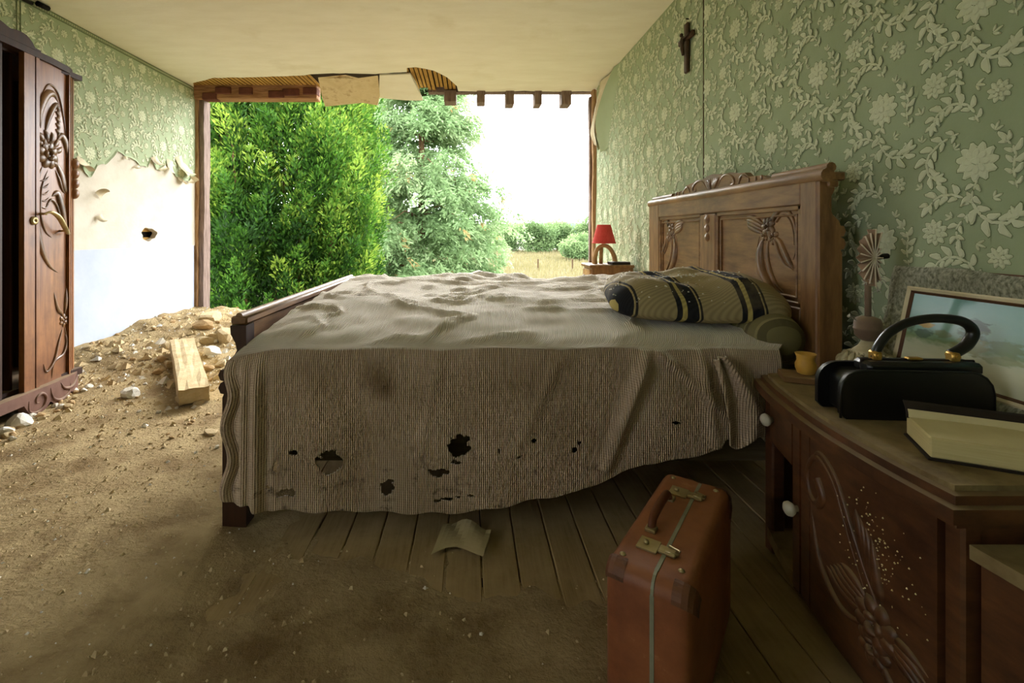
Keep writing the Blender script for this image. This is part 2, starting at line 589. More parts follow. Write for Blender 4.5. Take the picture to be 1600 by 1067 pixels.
def blanket_material():
    m = bpy.data.materials.new('ribbed_blanket')
    m.use_nodes = True
    N, L = m.node_tree.nodes, m.node_tree.links
    p = N['Principled BSDF']
    p.inputs['Roughness'].default_value = 0.95
    p.inputs['Specular IOR Level'].default_value = 0.1
    p.inputs['Sheen Weight'].default_value = 0.15
    uv = N.new('ShaderNodeUVMap')
    nz = N.new('ShaderNodeTexNoise')
    nz.inputs['Scale'].default_value = 4
    nz.inputs['Detail'].default_value = 8
    L.new(uv.outputs['UV'], nz.inputs['Vector'])
    rp = N.new('ShaderNodeValToRGB')
    rp.color_ramp.elements[0].position = .3
    rp.color_ramp.elements[0].color = lin(158, 136, 112)
    rp.color_ramp.elements[1].position = .7
    rp.color_ramp.elements[1].color = lin(188, 166, 144)
    L.new(nz.outputs['Fac'], rp.inputs['Fac'])
    col = rp.outputs['Color']
    # soiled patches low on the drop (v > 1.9 m along the cloth)
    sep = N.new('ShaderNodeSeparateXYZ')
    L.new(uv.outputs['UV'], sep.inputs['Vector'])
    mr = N.new('ShaderNodeMapRange')
    mr.inputs['From Min'].default_value = 1.72
    mr.inputs['From Max'].default_value = 1.95
    L.new(sep.outputs['Y'], mr.inputs['Value'])
    n2 = N.new('ShaderNodeTexNoise')
    n2.inputs['Scale'].default_value = 16
    n2.inputs['Detail'].default_value = 10
    n2.inputs['Roughness'].default_value = .75
    L.new(uv.outputs['UV'], n2.inputs['Vector'])
    m2 = N.new('ShaderNodeMapRange')
    m2.inputs['From Min'].default_value = .54
    m2.inputs['From Max'].default_value = .68
    L.new(n2.outputs['Fac'], m2.inputs['Value'])
    mu = N.new('ShaderNodeMath')
    mu.operation = 'MULTIPLY'
    L.new(mr.outputs['Result'], mu.inputs[0])
    L.new(m2.outputs['Result'], mu.inputs[1])
    mx = N.new('ShaderNodeMixRGB')
    L.new(mu.outputs[0], mx.inputs['Fac'])
    L.new(col, mx.inputs['Color1'])
    mx.inputs['Color2'].default_value = lin(74, 58, 44)
    col = mx.outputs['Color']
    # round brown stain
    for (cx, cy, r) in ((0.51, 1.625, .075), (0.54, 1.66, .05)):
        mp = N.new('ShaderNodeMapping')
        mp.inputs['Location'].default_value = (-cx, -cy, 0)
        L.new(uv.outputs['UV'], mp.inputs['Vector'])
        ln = N.new('ShaderNodeVectorMath')
        ln.operation = 'LENGTH'
        L.new(mp.outputs['Vector'], ln.inputs[0])
        m3 = N.new('ShaderNodeMapRange')
        m3.inputs['From Min'].default_value = r
        m3.inputs['From Max'].default_value = r * .2
        m3.inputs['To Max'].default_value = .6
        L.new(ln.outputs['Value'], m3.inputs['Value'])
        mx = N.new('ShaderNodeMixRGB')
        L.new(m3.outputs['Result'], mx.inputs['Fac'])
        L.new(col, mx.inputs['Color1'])
        mx.inputs['Color2'].default_value = lin(104, 78, 44)
        col = mx.outputs['Color']
    ge = N.new('ShaderNodeNewGeometry')  # upward faces whitened: plaster dust plus painted-in brightness of the bed top
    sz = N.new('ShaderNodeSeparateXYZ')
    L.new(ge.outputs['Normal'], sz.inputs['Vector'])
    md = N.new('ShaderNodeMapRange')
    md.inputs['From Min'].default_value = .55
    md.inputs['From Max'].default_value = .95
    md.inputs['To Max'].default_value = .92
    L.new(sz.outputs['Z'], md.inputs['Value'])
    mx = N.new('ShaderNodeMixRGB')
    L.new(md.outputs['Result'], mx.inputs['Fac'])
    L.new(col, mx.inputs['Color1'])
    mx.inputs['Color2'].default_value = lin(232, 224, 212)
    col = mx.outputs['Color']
    L.new(col, p.inputs['Base Color'])
    hs = []
    for dirn, sc in (('X', 46.0), ('Y', 40.0)):
        w = N.new('ShaderNodeTexWave')
        w.wave_type = 'BANDS'
        w.bands_direction = dirn
        w.inputs['Scale'].default_value = sc
        w.inputs['Distortion'].default_value = .6
        w.inputs['Detail'].default_value = 1
        L.new(uv.outputs['UV'], w.inputs['Vector'])
        hs.append(w.outputs['Fac'])
    a = N.new('ShaderNodeMath')
    a.operation = 'MULTIPLY'
    a.inputs[1].default_value = .28
    L.new(hs[1], a.inputs[0])
    s = N.new('ShaderNodeMath')
    s.operation = 'ADD'
    L.new(hs[0], s.inputs[0])
    L.new(a.outputs[0], s.inputs[1])
    b = N.new('ShaderNodeBump')
    b.inputs['Strength'].default_value = .8
    b.inputs['Distance'].default_value = .004
    L.new(s.outputs[0], b.inputs['Height'])
    L.new(b.outputs['Normal'], p.inputs['Normal'])
    return m


def stripe_material(name, stops, axis, period, rough=.85, fine=None, rot=0.0):
    """woven stripes across one object axis; stops = [(pos, colour)] constant steps"""
    m = bpy.data.materials.new(name)
    m.use_nodes = True
    N, L = m.node_tree.nodes, m.node_tree.links
    p = N['Principled BSDF']
    p.inputs['Roughness'].default_value = rough
    p.inputs['Specular IOR Level'].default_value = .15
    tc = N.new('ShaderNodeTexCoord')
    mp = N.new('ShaderNodeMapping')
    mp.inputs['Rotation'].default_value = (0, 0, rot)
    L.new(tc.outputs['Object'], mp.inputs['Vector'])
    nz = N.new('ShaderNodeTexNoise')
    nz.inputs['Scale'].default_value = 5
    L.new(tc.outputs['Object'], nz.inputs['Vector'])
    sep = N.new('ShaderNodeSeparateXYZ')
    L.new(mp.outputs['Vector'], sep.inputs['Vector'])
    ma = N.new('ShaderNodeMath')
    ma.operation = 'MULTIPLY_ADD'
    ma.inputs[1].default_value = .03
    L.new(nz.outputs['Fac'], ma.inputs[0])
    L.new(sep.outputs[axis], ma.inputs[2])
    md = N.new('ShaderNodeMath')
    md.operation = 'MULTIPLY'
    md.inputs[1].default_value = 1 / period
    L.new(ma.outputs[0], md.inputs[0])
    fr = N.new('ShaderNodeMath')
    fr.operation = 'FRACT'
    L.new(md.outputs[0], fr.inputs[0])
    rp = N.new('ShaderNodeValToRGB')
    rp.color_ramp.interpolation = 'CONSTANT'
    e = rp.color_ramp.elements
    while len(e) < len(stops):
        e.new(.5)
    for i, (pos, cc) in enumerate(stops):
        e[i].position = pos
        e[i].color = lin(*cc)
    L.new(fr.outputs[0], rp.inputs['Fac'])
    col = rp.outputs['Color']
    if fine:
        w = N.new('ShaderNodeTexWave')
        w.bands_direction = 'Y'
        w.inputs['Scale'].default_value = fine
        L.new(mp.outputs['Vector'], w.inputs['Vector'])
        mr = N.new('ShaderNodeMapRange')
        mr.inputs['To Min'].default_value = .72
        L.new(w.outputs['Fac'], mr.inputs['Value'])
        mx = N.new('ShaderNodeMixRGB')
        mx.blend_type = 'MULTIPLY'
        mx.inputs['Fac'].default_value = 1
        L.new(col, mx.inputs['Color1'])
        L.new(mr.outputs['Result'], mx.inputs['Color2'])
        col = mx.outputs['Color']
    n2 = N.new('ShaderNodeTexNoise')
    n2.inputs['Scale'].default_value = 9
    n2.inputs['Detail'].default_value = 8
    L.new(tc.outputs['Object'], n2.inputs['Vector'])
    m2 = N.new('ShaderNodeMapRange')
    m2.inputs['From Min'].default_value = .5
    m2.inputs['From Max'].default_value = .8
    m2.inputs['To Max'].default_value = .7
    L.new(n2.outputs['Fac'], m2.inputs['Value'])
    mx = N.new('ShaderNodeMixRGB')
    L.new(m2.outputs['Result'], mx.inputs['Fac'])
    L.new(col, mx.inputs['Color1'])
    mx.inputs['Color2'].default_value = lin(140, 126, 100)
    L.new(mx.outputs['Color'], p.inputs['Base Color'])
    b = N.new('ShaderNodeBump')
    b.inputs['Strength'].default_value = .3
    b.inputs['Distance'].default_value = .004
    L.new(n2.outputs['Fac'], b.inputs['Height'])
    L.new(b.outputs['Normal'], p.inputs['Normal'])
    return m


M['blanket'] = blanket_material()
M['pillow'] = stripe_material('striped_ticking', [(0, (164, 148, 110)), (.34, (40, 40, 44)), (.42, (190, 172, 108)), (.49, (36, 36, 40)), (.68, (172, 154, 110)), (.71, (48, 46, 46)), (.75, (164, 148, 110))], 'X', .21, fine=38, rot=-.30)
M['bolster'] = stripe_material('striped_bolster', [(0, (118, 110, 76)), (.5, (92, 86, 60)), (.8, (140, 130, 92))], 'Y', .05)
M['mattress'] = stripe_material('mattress_ticking', [(0, (96, 86, 52)), (.5, (60, 52, 34)), (.8, (116, 104, 66))], 'Z', .04)

# ------------------------------------------------------------------ room shell
XL, XR, YB, YE, ZC = -2.93, 1.37, -1.6, 5.1, 2.56

floor = single('floor', MB().box(XL - .15, XR + .15, YB, YE + .1, -.25, -.03), M['sub'], kind='structure')
PW = .11
n_pl = int((XR - XL) / PW)
for i in range(n_pl + 1):
    x0 = XL + i * PW
    x1 = min(x0 + PW - .0035, XR)
    if x1 - x0 < .02:
        continue
    dz = random.uniform(-.002, .0015)
    part('plank', MB().box(x0, x1, YB + .02, YE + random.uniform(-.05, .08), -.028, dz, .003), M['plank'], floor)

# walls
WY0, WY1, WZ0, WZ1 = -1.25, -.05, .95, 2.1        # added side window, out of frame, to brighten the right side
wall_l = single('wall_left', MB().box(XL - .15, XL, YB, WY0, 0, ZC + .1).box(XL - .15, XL, WY1, 3.0, 0, ZC + .1).box(XL - .15, XL, WY0, WY1, 0, WZ0).box(XL - .15, XL, WY0, WY1, WZ1, ZC + .1), M['plaster'], kind='structure')
wf = MB()
for a, b_ in ((WY0, WY0 + .05), (WY1 - .05, WY1), ((WY0 + WY1) / 2 - .03, (WY0 + WY1) / 2 + .03)):
    wf.box(XL - .12, XL - .06, a, b_, WZ0, WZ1)
wf.box(XL - .12, XL - .06, WY0, WY1, WZ0, WZ0 + .05).box(XL - .12, XL - .06, WY0, WY1, WZ1 - .05, WZ1)
HY, HZ, HR = 740 * 2.93 / (733 - 233), 1.0, .068      # the hole through the plaster


def wall_with_hole():
    mb = MB()
    # face built as a fan around a ragged hole, and a rim into the wall
    y0, y1, z0, z1 = 3.0, YE, .88, ZC + .1
    n = 40
    inner, outer = [], []
    for k in range(n):
        a = 2 * PI * k / n
        r = HR * (1 + .10 * math.sin(3 * a + 1) + .06 * math.sin(7 * a))
        inner.append((HY + math.cos(a) * r * 1.5, HZ + math.sin(a) * r * .88))
        c, s_ = math.cos(a), math.sin(a)
        t = min(((y1 - HY) / c if c > 1e-6 else (y0 - HY) / c if c < -1e-6 else 1e9),
                ((z1 - HZ) / s_ if s_ > 1e-6 else (z0 - HZ) / s_ if s_ < -1e-6 else 1e9))
        outer.append((HY + c * t, HZ + s_ * t))
    # make the outer ring hit the corners exactly
    for cy, cz in ((y0, z0), (y0, z1), (y1, z0), (y1, z1)):
        k = min(range(n), key=lambda q: (outer[q][0] - cy) ** 2 + (outer[q][1] - cz) ** 2)
        outer[k] = (cy, cz)
    vs = [(XL, a, b) for a, b in inner] + [(XL, a, b) for a, b in outer] + [(XL - .05, a, b) for a, b in inner]
    fs = [(k, (k + 1) % n, n + (k + 1) % n, n + k) for k in range(n)] + [(k, 2 * n + k, 2 * n + (k + 1) % n, (k + 1) % n) for k in range(n)]
    mb.add(vs, fs)
    mb.box(XL - .15, XL - .09, y0, y1, 0, z1)
    mb.box(XL - .09, XL - .001, y1 - .02, y1, .88, z1)
    mb.box(XL - .09, XL - .001, y0, y1, z1 - .02, z1)
    return mb


part('plaster_face', wall_with_hole(), M['plaster'], wall_l)
part('dado', MB().box(XL - .1, XL + .003, 1.4, YE - .06, 0, .882), M['dado'], wall_l, label='pale blue painted lower wall')
for k, dz in enumerate((-.045, .038)):
    part('lath', MB().box(XL - .075, XL - .055, HY - .25, HY + .25, HZ + dz - .014, HZ + dz + .016), M['lath'], wall_l)
part('cavity_shade', MB().box(XL - .09, XL - .085, HY - .25, HY + .25, HZ - .1, HZ + .1), M['black'], wall_l)  # near-black sheet standing in for the shade inside the wall

wall_r = single('wall_right', MB().box(XR, XR + .15, YB, YE, 0, ZC + .1), M['plaster'], kind='structure')
single('wall_back', MB().box(XL - .15, XR + .15, YB - .15, YB, 0, ZC + .1), M['paper'], kind='structure')
single('added_window_1', wf, M['timber_grey'], kind='structure')  # frame of the added, unseen window

# wallpaper sheets -----------------------------------------------------------
tear = [(1.4, 1.45), (3.3, 1.50), (3.525, 1.557), (3.60, 1.46), (3.65, 1.44), (3.72, 1.53), (3.80, 1.55), (3.936, 1.69), (4.02, 1.65), (4.1, 1.64),
        (4.23, 1.61), (4.3, 1.60), (4.35, 1.69), (4.42, 1.60), (4.52, 1.60), (4.60, 1.68), (4.66, 1.62), (4.72, 1.56), (4.87, 1.53), (5.0, 1.56), (5.1, 1.62)]


def tear_z(y):
    for (a, za), (b, zb) in zip(tear, tear[1:]):
        if a <= y <= b:
            return za + (zb - za) * (y - a) / (b - a)
    return tear[0][1]


def sheet_left():
    mb = MB()
    ys = np.arange(1.4, YE - .02, .02)
    nz = vnoise(ys, ys * 0, 3, 9, 3) * .03
    vs, fs = [], []
    for i, y in enumerate(ys):
        zt = tear_z(y) + nz[i]
        vs += [(XL + .004, y, ZC - .001), (XL + .004, y, zt + .02), (XL + .012, y, zt), (XL + .0005, y, ZC - .001)]
    for i in range(len(ys) - 1):
        a, b = i * 4, i * 4 + 4
        fs += [(a, b, b + 1, a + 1), (a + 1, b + 1, b + 2, a + 2)]
    mb.add(vs, fs)
    return mb


part('wallpaper', sheet_left(), M['paper'], wall_l, label='green floral wallpaper with a torn lower edge')
SEAM = 740 * 1.37 / (1100 - 733)


def sheet_right(y0, y1):
    """wallpaper sheet, slightly rippled towards the open end"""
    def fn(u, v):
        y = y0 + (y1 - y0) * u
        z = .0 + ZC * v
        k = max(0, (y - 2.6) / 2.5)
        x = XR - .003 - k * .006 * (1 + math.sin(y * 31 + math.sin(z * 2.1) * 1.5)) * (.5 + .5 * math.sin(z * 3 + y))
        return (x, y, z)
    return MB().grid(fn, max(6, int((y1 - y0) / .025)), 24)


part('seam_crack', MB().box(XR - .0035, XR - .0005, SEAM - .008, SEAM + .006, .2, ZC - .01), M['void'], wall_r, label='dark open seam between two lengths of wallpaper')
part('wallpaper', sheet_right(YB, SEAM - .004), M['paper'], wall_r, smooth=True)
part('wallpaper', sheet_right(SEAM + .002, YE - .03), M['paper'], wall_r, smooth=True)


# embossed flowers of the wallpaper: thin raised petals joined in one piece per wall
def petal(cx, cy, ang, a, b, lobes=0, lay=0):
    return (cx, cy, ang, a, b, lobes, lay)


def motif():
    P = []

    def flower(cx, cy, r, n):
        for k in range(n):
            t = 2 * PI * k / n + .2
            P.append(petal(cx + math.cos(t) * r * .72, cy + math.sin(t) * r * .72, t + .25, r * .34, r * .27, 3))
        for k in range(n - 3):
            t = 2 * PI * k / (n - 3)
            P.append(petal(cx + math.cos(t) * r * .42, cy + math.sin(t) * r * .42, t + .5, r * .30, r * .22, 2, 1))
        P.append(petal(cx, cy + r * .05, .4, r * .26, r * .22, 3, 2))

    def branch(pts, w, side):
        ps = spline([(x, y, 0) for x, y in pts], 5)
        m = len(ps)
        for i in range(1, m - 1, 3):
            d = ps[min(i + 1, m - 1)] - ps[i - 1]
            t = math.atan2(d.y, d.x)
            s_ = w * (.6 + .6 * math.sin(PI * (i + 1) / (m + 1)))
            P.append(petal(ps[i].x, ps[i].y, t, s_ * .8, s_ * .20, 0))
            for sg in side:
                k = .95 if sg > 0 else .75
                P.append(petal(ps[i].x + math.cos(t + sg * 1.0) * s_ * .85 * k, ps[i].y + math.sin(t + sg * 1.0) * s_ * .85 * k, t + sg * .75, s_ * .80 * k, s_ * .40 * k, 3, 1))
        e = ps[-1] - ps[-2]
        P.append(petal(ps[-1].x, ps[-1].y, math.atan2(e.y, e.x), w * 1.0, w * .42, 3, 1))

    def sprig(x, y, ang, w):
        for sg, l in ((0, 1.0), (.8, .75), (-.8, .75)):
            P.append(petal(x + math.cos(ang + sg) * w, y + math.sin(ang + sg) * w, ang + sg, w * l, w * .36, 2))
    flower(-.03, .120, .050, 11)
    flower(.085, -.070, .036, 10)
    flower(-.085, -.135, .028, 9)
    branch([(-.03, .065), (-.02, .015), (-.055, -.035), (-.105, -.045), (-.125, -.02)], .024, (1, -1))
    branch([(-.02, .01), (.03, .035), (.075, .03), (.11, -.005)], .022, (1, -1))
    branch([(.02, .205), (.07, .185), (.105, .145), (.10, .10), (.07, .085)], .023, (1, -1))
    branch([(-.035, -.20), (-.01, -.155), (.035, -.14), (.075, -.16), (.09, -.195)], .022, (1, -1))
    branch([(-.125, .045), (-.118, .09), (-.12, .135), (-.095, .175)], .018, (1, -1))
    branch([(-.01, -.02), (.02, -.06), (.015, -.105)], .017, (1, -1))
    sprig(.125, -.145, 1.2, .013)
    sprig(.035, -.03, .6, .011)
    sprig(-.075, .195, 2.0, .012)
    sprig(-.07, .02, 2.8, .012)
    sprig(-.03, -.10, 3.6, .012)
    sprig(.125, .06, .9, .011)
    sprig(.03, .165, 2.6, .010)
    sprig(.125, .20, 1.8, .011)
    return P


MOTIF = motif()
CW, CH = .29, .43


def relief(name, face_x, sgn, y0, y1, z0, z1, parent, keep=None, ripple=False):
    light, dark = MB(), MB()
    c0 = int(math.floor(y0 / CW)) - 1
    for ci in range(c0, int(y1 / CW) + 2):
        for ri in range(-1, int(z1 / CH) + 2):
            oy = (ci + .5) * CW
            oz = (ri + .5) * CH + (CH * .5 if ci % 2 else 0)
            rr = random.Random(ci * 31 + ri)
            for (cx, cy, ang, a, b, lobes, lay) in MOTIF:
                y, z = oy + cx * sgn, oz + cy
                if not (y0 + .02 < y < y1 - .02 and z0 + .02 < z < z1 - .02):
                    continue
                if keep and not keep(y, z):
                    continue
                n = 12 if lobes else 8
                ring_o, ring_i, ring_d = [], [], []
                xx = face_x
                if ripple:
                    k = max(0, (y - 2.6) / 2.5)
                    xx = XR - .003 - k * .006 * (1 + math.sin(y * 31 + math.sin(z * 2.1) * 1.5)) * (.5 + .5 * math.sin(z * 3 + y)) - .0006
                rs = [1 + (.16 * math.cos(lobes * 2 * PI * k / n * 1.0 + 1) if lobes else 0) + rr.uniform(-.1, .1) for k in range(n)]
                for k in range(n):
                    t = 2 * PI * k / n
                    for lst, sc, h in ((ring_o, 1.0, .0006 + lay * .0014), (ring_i, .66, .0024 + lay * .0014), (ring_d, 1.14, .0003 + lay * .0014)):
                        lx, lz = math.cos(t) * a * sc * rs[k], math.sin(t) * b * sc * rs[k]
                        yy = y + (lx * math.cos(ang) - lz * math.sin(ang)) * sgn
                        zz = z + lx * math.sin(ang) + lz * math.cos(ang)
                        lst.append((xx + sgn * -h, yy, zz))
                light.add(ring_o + ring_i, [(k, (k + 1) % n, n + (k + 1) % n, n + k) for k in range(n)] + [tuple(range(n, 2 * n))])
                dark.add(ring_d, [tuple(range(n))])
    part('paper_flowers', light, M['paper_light'], parent, smooth=False, stuff=True, fix=False)
    part('paper_outline_print', dark, M['paper_dark'], parent, smooth=False, stuff=True, fix=False)  # dark outline printed round each petal


relief('r', XR - .0036, 1, .3, YE - .05, .3, ZC, wall_r, ripple=True, keep=lambda y, z: abs(y - SEAM) > .02)
relief('l', XL + .0046, -1, 2.3, YE - .05, 1.4, ZC - .03, wall_l, keep=lambda y, z: z > tear_z(y) + .05)

# paper border along the left cornice: a row of small beads
bd = MB().box(XL + .004, XL + .010, 2.2, YE - .1, ZC - .034, ZC - .029).box(XL + .004, XL + .010, 2.2, YE - .1, ZC - .006, ZC - .001)
trim = single('trim_1', bd, M['paper_dark'], kind='structure')
bb = MB()
for k in range(140):
    y = 2.25 + k * .0198
    bb.box(XL + .004, XL + .012, y, y + .011, ZC - .026, ZC - .010, .003)
part('beads', bb, M['paper_light'], trim, stuff=True)


# curling scraps of paper on the left wall
def scrap(y, z, w, h, curl, rot, m=None, name='wallpaper_scrap'):
    def fn(u, v):
        a = (u - .5) * w * (1 - .5 * v)
        b = -v * h
        ca = v * curl
        out = h * .5 * (1 - math.cos(ca)) / max(.3, 1) + .006
        dn = -h * math.sin(ca) / max(curl, .01)
        yy = a * math.cos(rot) - dn * math.sin(rot)
        zz = a * math.sin(rot) + dn * math.cos(rot)
        return (XL + .006 + out + .01 * math.sin(u * 3), y + yy, z + zz)
    return part(name, MB().grid(fn, 6, 8), m or M['paper_back'], wall_l, smooth=True, fix=False)


for a in ((3.58, 1.56, .12, .15, 1.9, -.5), (3.72, 1.30, .08, .10, 1.8, 2.6), (3.73, 1.15, .07, .08, 1.6, .4), (4.38, 1.72, .09, .14, 1.8, .35), (4.50, 1.64, .12, .06, 2.2, .5),
          (4.62, 1.72, .10, .17, 1.2, -.2), (4.75, 1.78, .10, .28, 1.5, .35), (4.90, 1.70, .14, .26, 1.7, -.5), (4.95, 1.58, .10, .07, 2.0, .9), (4.80, 1.56, .12, .08, 1.9, -.3), (4.02, 1.66, .05, .05, 1.8, 0), (4.15, 1.60, .07, .04, 1.8, .4)):
    scrap(*a)


# big dark flap of paper peeling off the right wall beside the opening
def flap():
    # attached to the wall along a slanted line; outer edge swings into the room
    A = [at(973, 74, 740 * 1.37 / 240), at(967, 120, 4.30), at(957, 175, 4.52), at(951, 224, 4.66)]
    att = [(4.18, ZC - .0), (4.35, 2.36), (4.52, 2.12), (4.64, 1.86)]
    out = [(4.40, ZC - .005, .015), (4.62, 2.38, .055), (4.78, 2.12, .085), (4.74, 1.82, .045)]
    sa = spline([(XR - .006, y, z) for y, z in att], 6)
    so = spline([(XR - .01 - d, y, z) for y, z, d in out], 6)

    def fn(u, v):
        i = v * (len(sa) - 1)
        k = min(int(i), len(sa) - 2)
        a = sa[k].lerp(sa[k + 1], i - k)
        b = so[k].lerp(so[k + 1], i - k)
        p = a.lerp(b, u)
        p.x += .012 * math.sin(PI * u)
        return tuple(p)
    return MB().grid(fn, 12, 24)


part('loose_wallpaper', flap(), M['paper'], wall_r, smooth=True, fix=False, label='loose flap of wallpaper peeling off beside the opening')


def flap2():
    so = spline([(XR - .03, 4.42, ZC - .01), (XR - .07, 4.64, 2.38), (XR - .095, 4.80, 2.12), (XR - .055, 4.76, 1.84)], 6)
    se = spline([(XR - .02, 4.95, ZC - .02), (XR - .03, 5.0, 2.36), (XR - .07, 5.02, 2.10), (XR - .05, 4.95, 1.95)], 6)

    def fn(u, v):
        i = v * (len(so) - 1)
        k = min(int(i), len(so) - 2)
        p = so[k].lerp(so[k + 1], i - k).lerp(se[k].lerp(se[k + 1], i - k), u)
        p.x += .02 * math.sin(u * 7 + v * 5)
        return tuple(p)
    return MB().grid(fn, 8, 20)


part('paper_curl', flap2(), M['paper_back'], wall_r, smooth=True, fix=False)

# ceiling ---------------------------------------------------------------------
ceil_edge = [(XL, 5.05), (-2.86, 4.90), (-2.55, 4.74), (-2.2, 4.72), (-1.95, 4.70), (-1.62, 4.66), (-1.5, 4.62), (-1.2, 4.60), (-.92, 4.62), (-.60, 4.56), (-.585, 4.46), (-.50, 4.44), (-.34, 4.52), (-.22, 4.72), (-.13, 5.0), (-.12, 5.18),
             (.2, 5.2), (.6, 5.17), (1.0, 5.2), (XR, 5.18)]


def ceiling_slab():
    mb = MB()
    rr = random.Random(3)
    e = []
    for (a, ya), (b, yb) in zip(ceil_edge, ceil_edge[1:]):
        n = max(1, int((b - a) / .06))
        for k in range(n):
            e.append((a + (b - a) * k / n, ya + (yb - ya) * k / n + rr.uniform(-.008, .008)))
    e.append(ceil_edge[-1])
    n = len(e)
    vs = []
    for x, y in e:
        vs += [(x, YB, ZC), (x, 3.5, ZC), (x, y, ZC + .004), (x, y, ZC + .022)]
    fs = []
    for i in range(n - 1):
        a, b = 4 * i, 4 * i + 4
        fs += [(a, b, b + 1, a + 1), (a + 1, b + 1, b + 2, a + 2), (a + 2, b + 2, b + 3, a + 3)]
    mb.add(vs, fs)
    return mb


ceiling = single('ceiling', MB().box(XL - .15, XR + .15, YB - .15, YE + .14, ZC + .06, ZC + .3), M['void'], kind='structure')
part('plaster', ceiling_slab(), M['ceiling'], ceiling, label='stained cream plaster with a broken edge')
# laths bared where the plaster fell
for x0, x1, ya in ((XL + .02, -1.60, 4.6), (-.62, -.13, 4.38)):
    x = x0
    while x < x1:
        w = random.uniform(.026, .034)
        part('lath', MB().box(x, x + w, ya, 5.12 + random.uniform(-.05, .08), ZC + .024, ZC + .034), M['lath'], ceiling)
        x += w + random.uniform(.010, .018)


def slab(poly, thick):
    """broken plaster slab from 3D outline"""
    mb = MB()
    P = [Vector(p) for p in poly]
    n = (P[1] - P[0]).cross(P[2] - P[0]).normalized() * thick
    if n.z < 0:
        n = -n
    k = len(P)
    mb.add([tuple(p) for p in P] + [tuple(p + n) for p in P], [tuple(range(k)), tuple(range(2 * k - 1, k - 1, -1))] + [(i, k + i, k + (i + 1) % k, (i + 1) % k) for i in range(k)])
    return mb


part('plaster_piece', slab([at(497, 121, 4.62), at(540, 117, 4.62), at(560, 122, 4.62), at(590, 118, 4.62), at(593, 150, 4.95), at(590, 164, 5.08), at(566, 160, 5.06), at(545, 162, 5.07), at(508, 166, 5.10), at(503, 152, 4.98)], .018), M['broken'], ceiling,
     label='cracked plaster slab hanging down at the broken edge')
part('plaster_piece', slab([at(593, 118, 4.62), at(641, 116, 4.60), at(650, 130, 4.8), at(661, 157, 5.05), at(635, 157, 5.05), at(592, 153, 5.02)], .015), M['ceiling'], ceiling)
# brick-filled wall plate over the opening, left part
beam = part('wall_plate', MB().box(XL, -1.62, 5.03, 5.17, 2.44, 2.60, .008), M['beam'], ceiling, label='rough brown beam above the opening')
for x, z in ((338, 141), (375, 142), (421, 147), (443, 144), (475, 142), (318, 150)):
    p = at(x, z, 5.03)
    part('brick', MB().box(p.x - .01, p.x + random.uniform(.12, .17), 5.015, 5.12, p.z - .04, p.z + .035, .006), M['brick'], ceiling)
for x0, x1 in ((694, 713), (745, 758), (790, 803), (835, 846), (877, 892)):
    a, b = at(x0, 0, 5.2), at(x1, 0, 5.2)
    part('joist_end', MB().box(a.x, b.x, 5.16, 5.34, 2.43 + random.uniform(-.02, .02), 2.575, .006), M['timber_grey'], ceiling)
part('joist_plate', MB().box(-.45, XR, 5.2, 5.3, 2.56, 2.64), M['timber_grey'], ceiling)


# jamb timbers
def rough_post(x0, x1, y0, y1, z0, z1, seed, amp=.012):
    mb = MB()
    n = 40
    zz = np.linspace(z0, z1, n)
    prof = [vnoise(zz, zz * 0 + q * 3.3, seed + q, 3.0, 4) * amp for q in range(8)]
    vs, fs = [], []
    for i, z in enumerate(zz):
        c = [(x0, y0), (x1, y0), (x1, y1), (x0, y1)]
        for q, (x, y) in enumerate(c):
            vs.append((x + prof[q][i], y + prof[q + 4][i], z))
    for i in range(n - 1):
        for q in range(4):
            fs.append((i * 4 + q, i * 4 + (q + 1) % 4, i * 4 + 4 + (q + 1) % 4, i * 4 + 4 + q))
    fs += [(3, 2, 1, 0), tuple((n - 1) * 4 + q for q in range(4))]
    return mb.add(vs, fs)


trim2 = single('trim_2', rough_post(XL - .13, -2.90, 5.06, 5.16, -.1, 2.45, 5), M['timber'], kind='structure')
part('outer_post', rough_post(-2.91, -2.845, 5.08, 5.2, -.1, 2.44, 9), M['timber_grey'], trim2)
trim3 = single('trim_3', rough_post(1.335, 1.40, 5.09, 5.2, -.1, 2.56, 12, .016), M['timber'], kind='structure')
part('outer_post', rough_post(1.315, 1.35, 5.16, 5.24, -.1, 2.5, 21, .014), M['timber_grey'], trim3)


# ------------------------------------------------------------------ earth on the floor
def dirt_h(x, y):
    thin = .004 + .009 * vnoise(x, y, 1, 2.6, 5) + .004 * vnoise(x, y, 2, 12, 3)
    # path of earth on the left side
    lw = np.clip((-.55 - x) / .7, 0, 1)
    thin = thin + .012 * lw
    # heap towards the open end
    g = np.clip((y - 2.5) / 2.2, 0, 1)
    g = g * g * (3 - 2 * g)
    side = np.clip((.4 - x) / 1.2, 0.1, 1)
    heap = .135 * g * side
    wallheap = .07 * np.clip(1 - (x - XL) / .8, 0, 1) * np.clip((y - 2.9) / .6, 0, 1)
    footheap = .07 * np.exp(-((x + 1.05) / .28) ** 2 - ((y - 3.1) / .55) ** 2)
    h = thin + (heap + wallheap + footheap) * (1 + .28 * vnoise(x, y, 4, 3.1, 5)) + .02 * g * vnoise(x, y, 6, 9, 4)
    # swept boards under and in front of the bed
    clear = np.clip((x + .80) / .4, 0, 1) * np.clip((y - 1.30 - .16 * vnoise(x, y, 41, 3, 3)) / .34, 0, 1) * np.clip((3.3 - y) / .2, 0, 1)
    clear2 = .8 * np.clip((x - .42) / .3, 0, 1) * np.clip((2.6 - y) / .2, 0, 1)
    return h - .016 * np.maximum(clear, clear2)


def dirt_at(x, y):
    return float(dirt_h(np.array([x]), np.array([y]))[0])


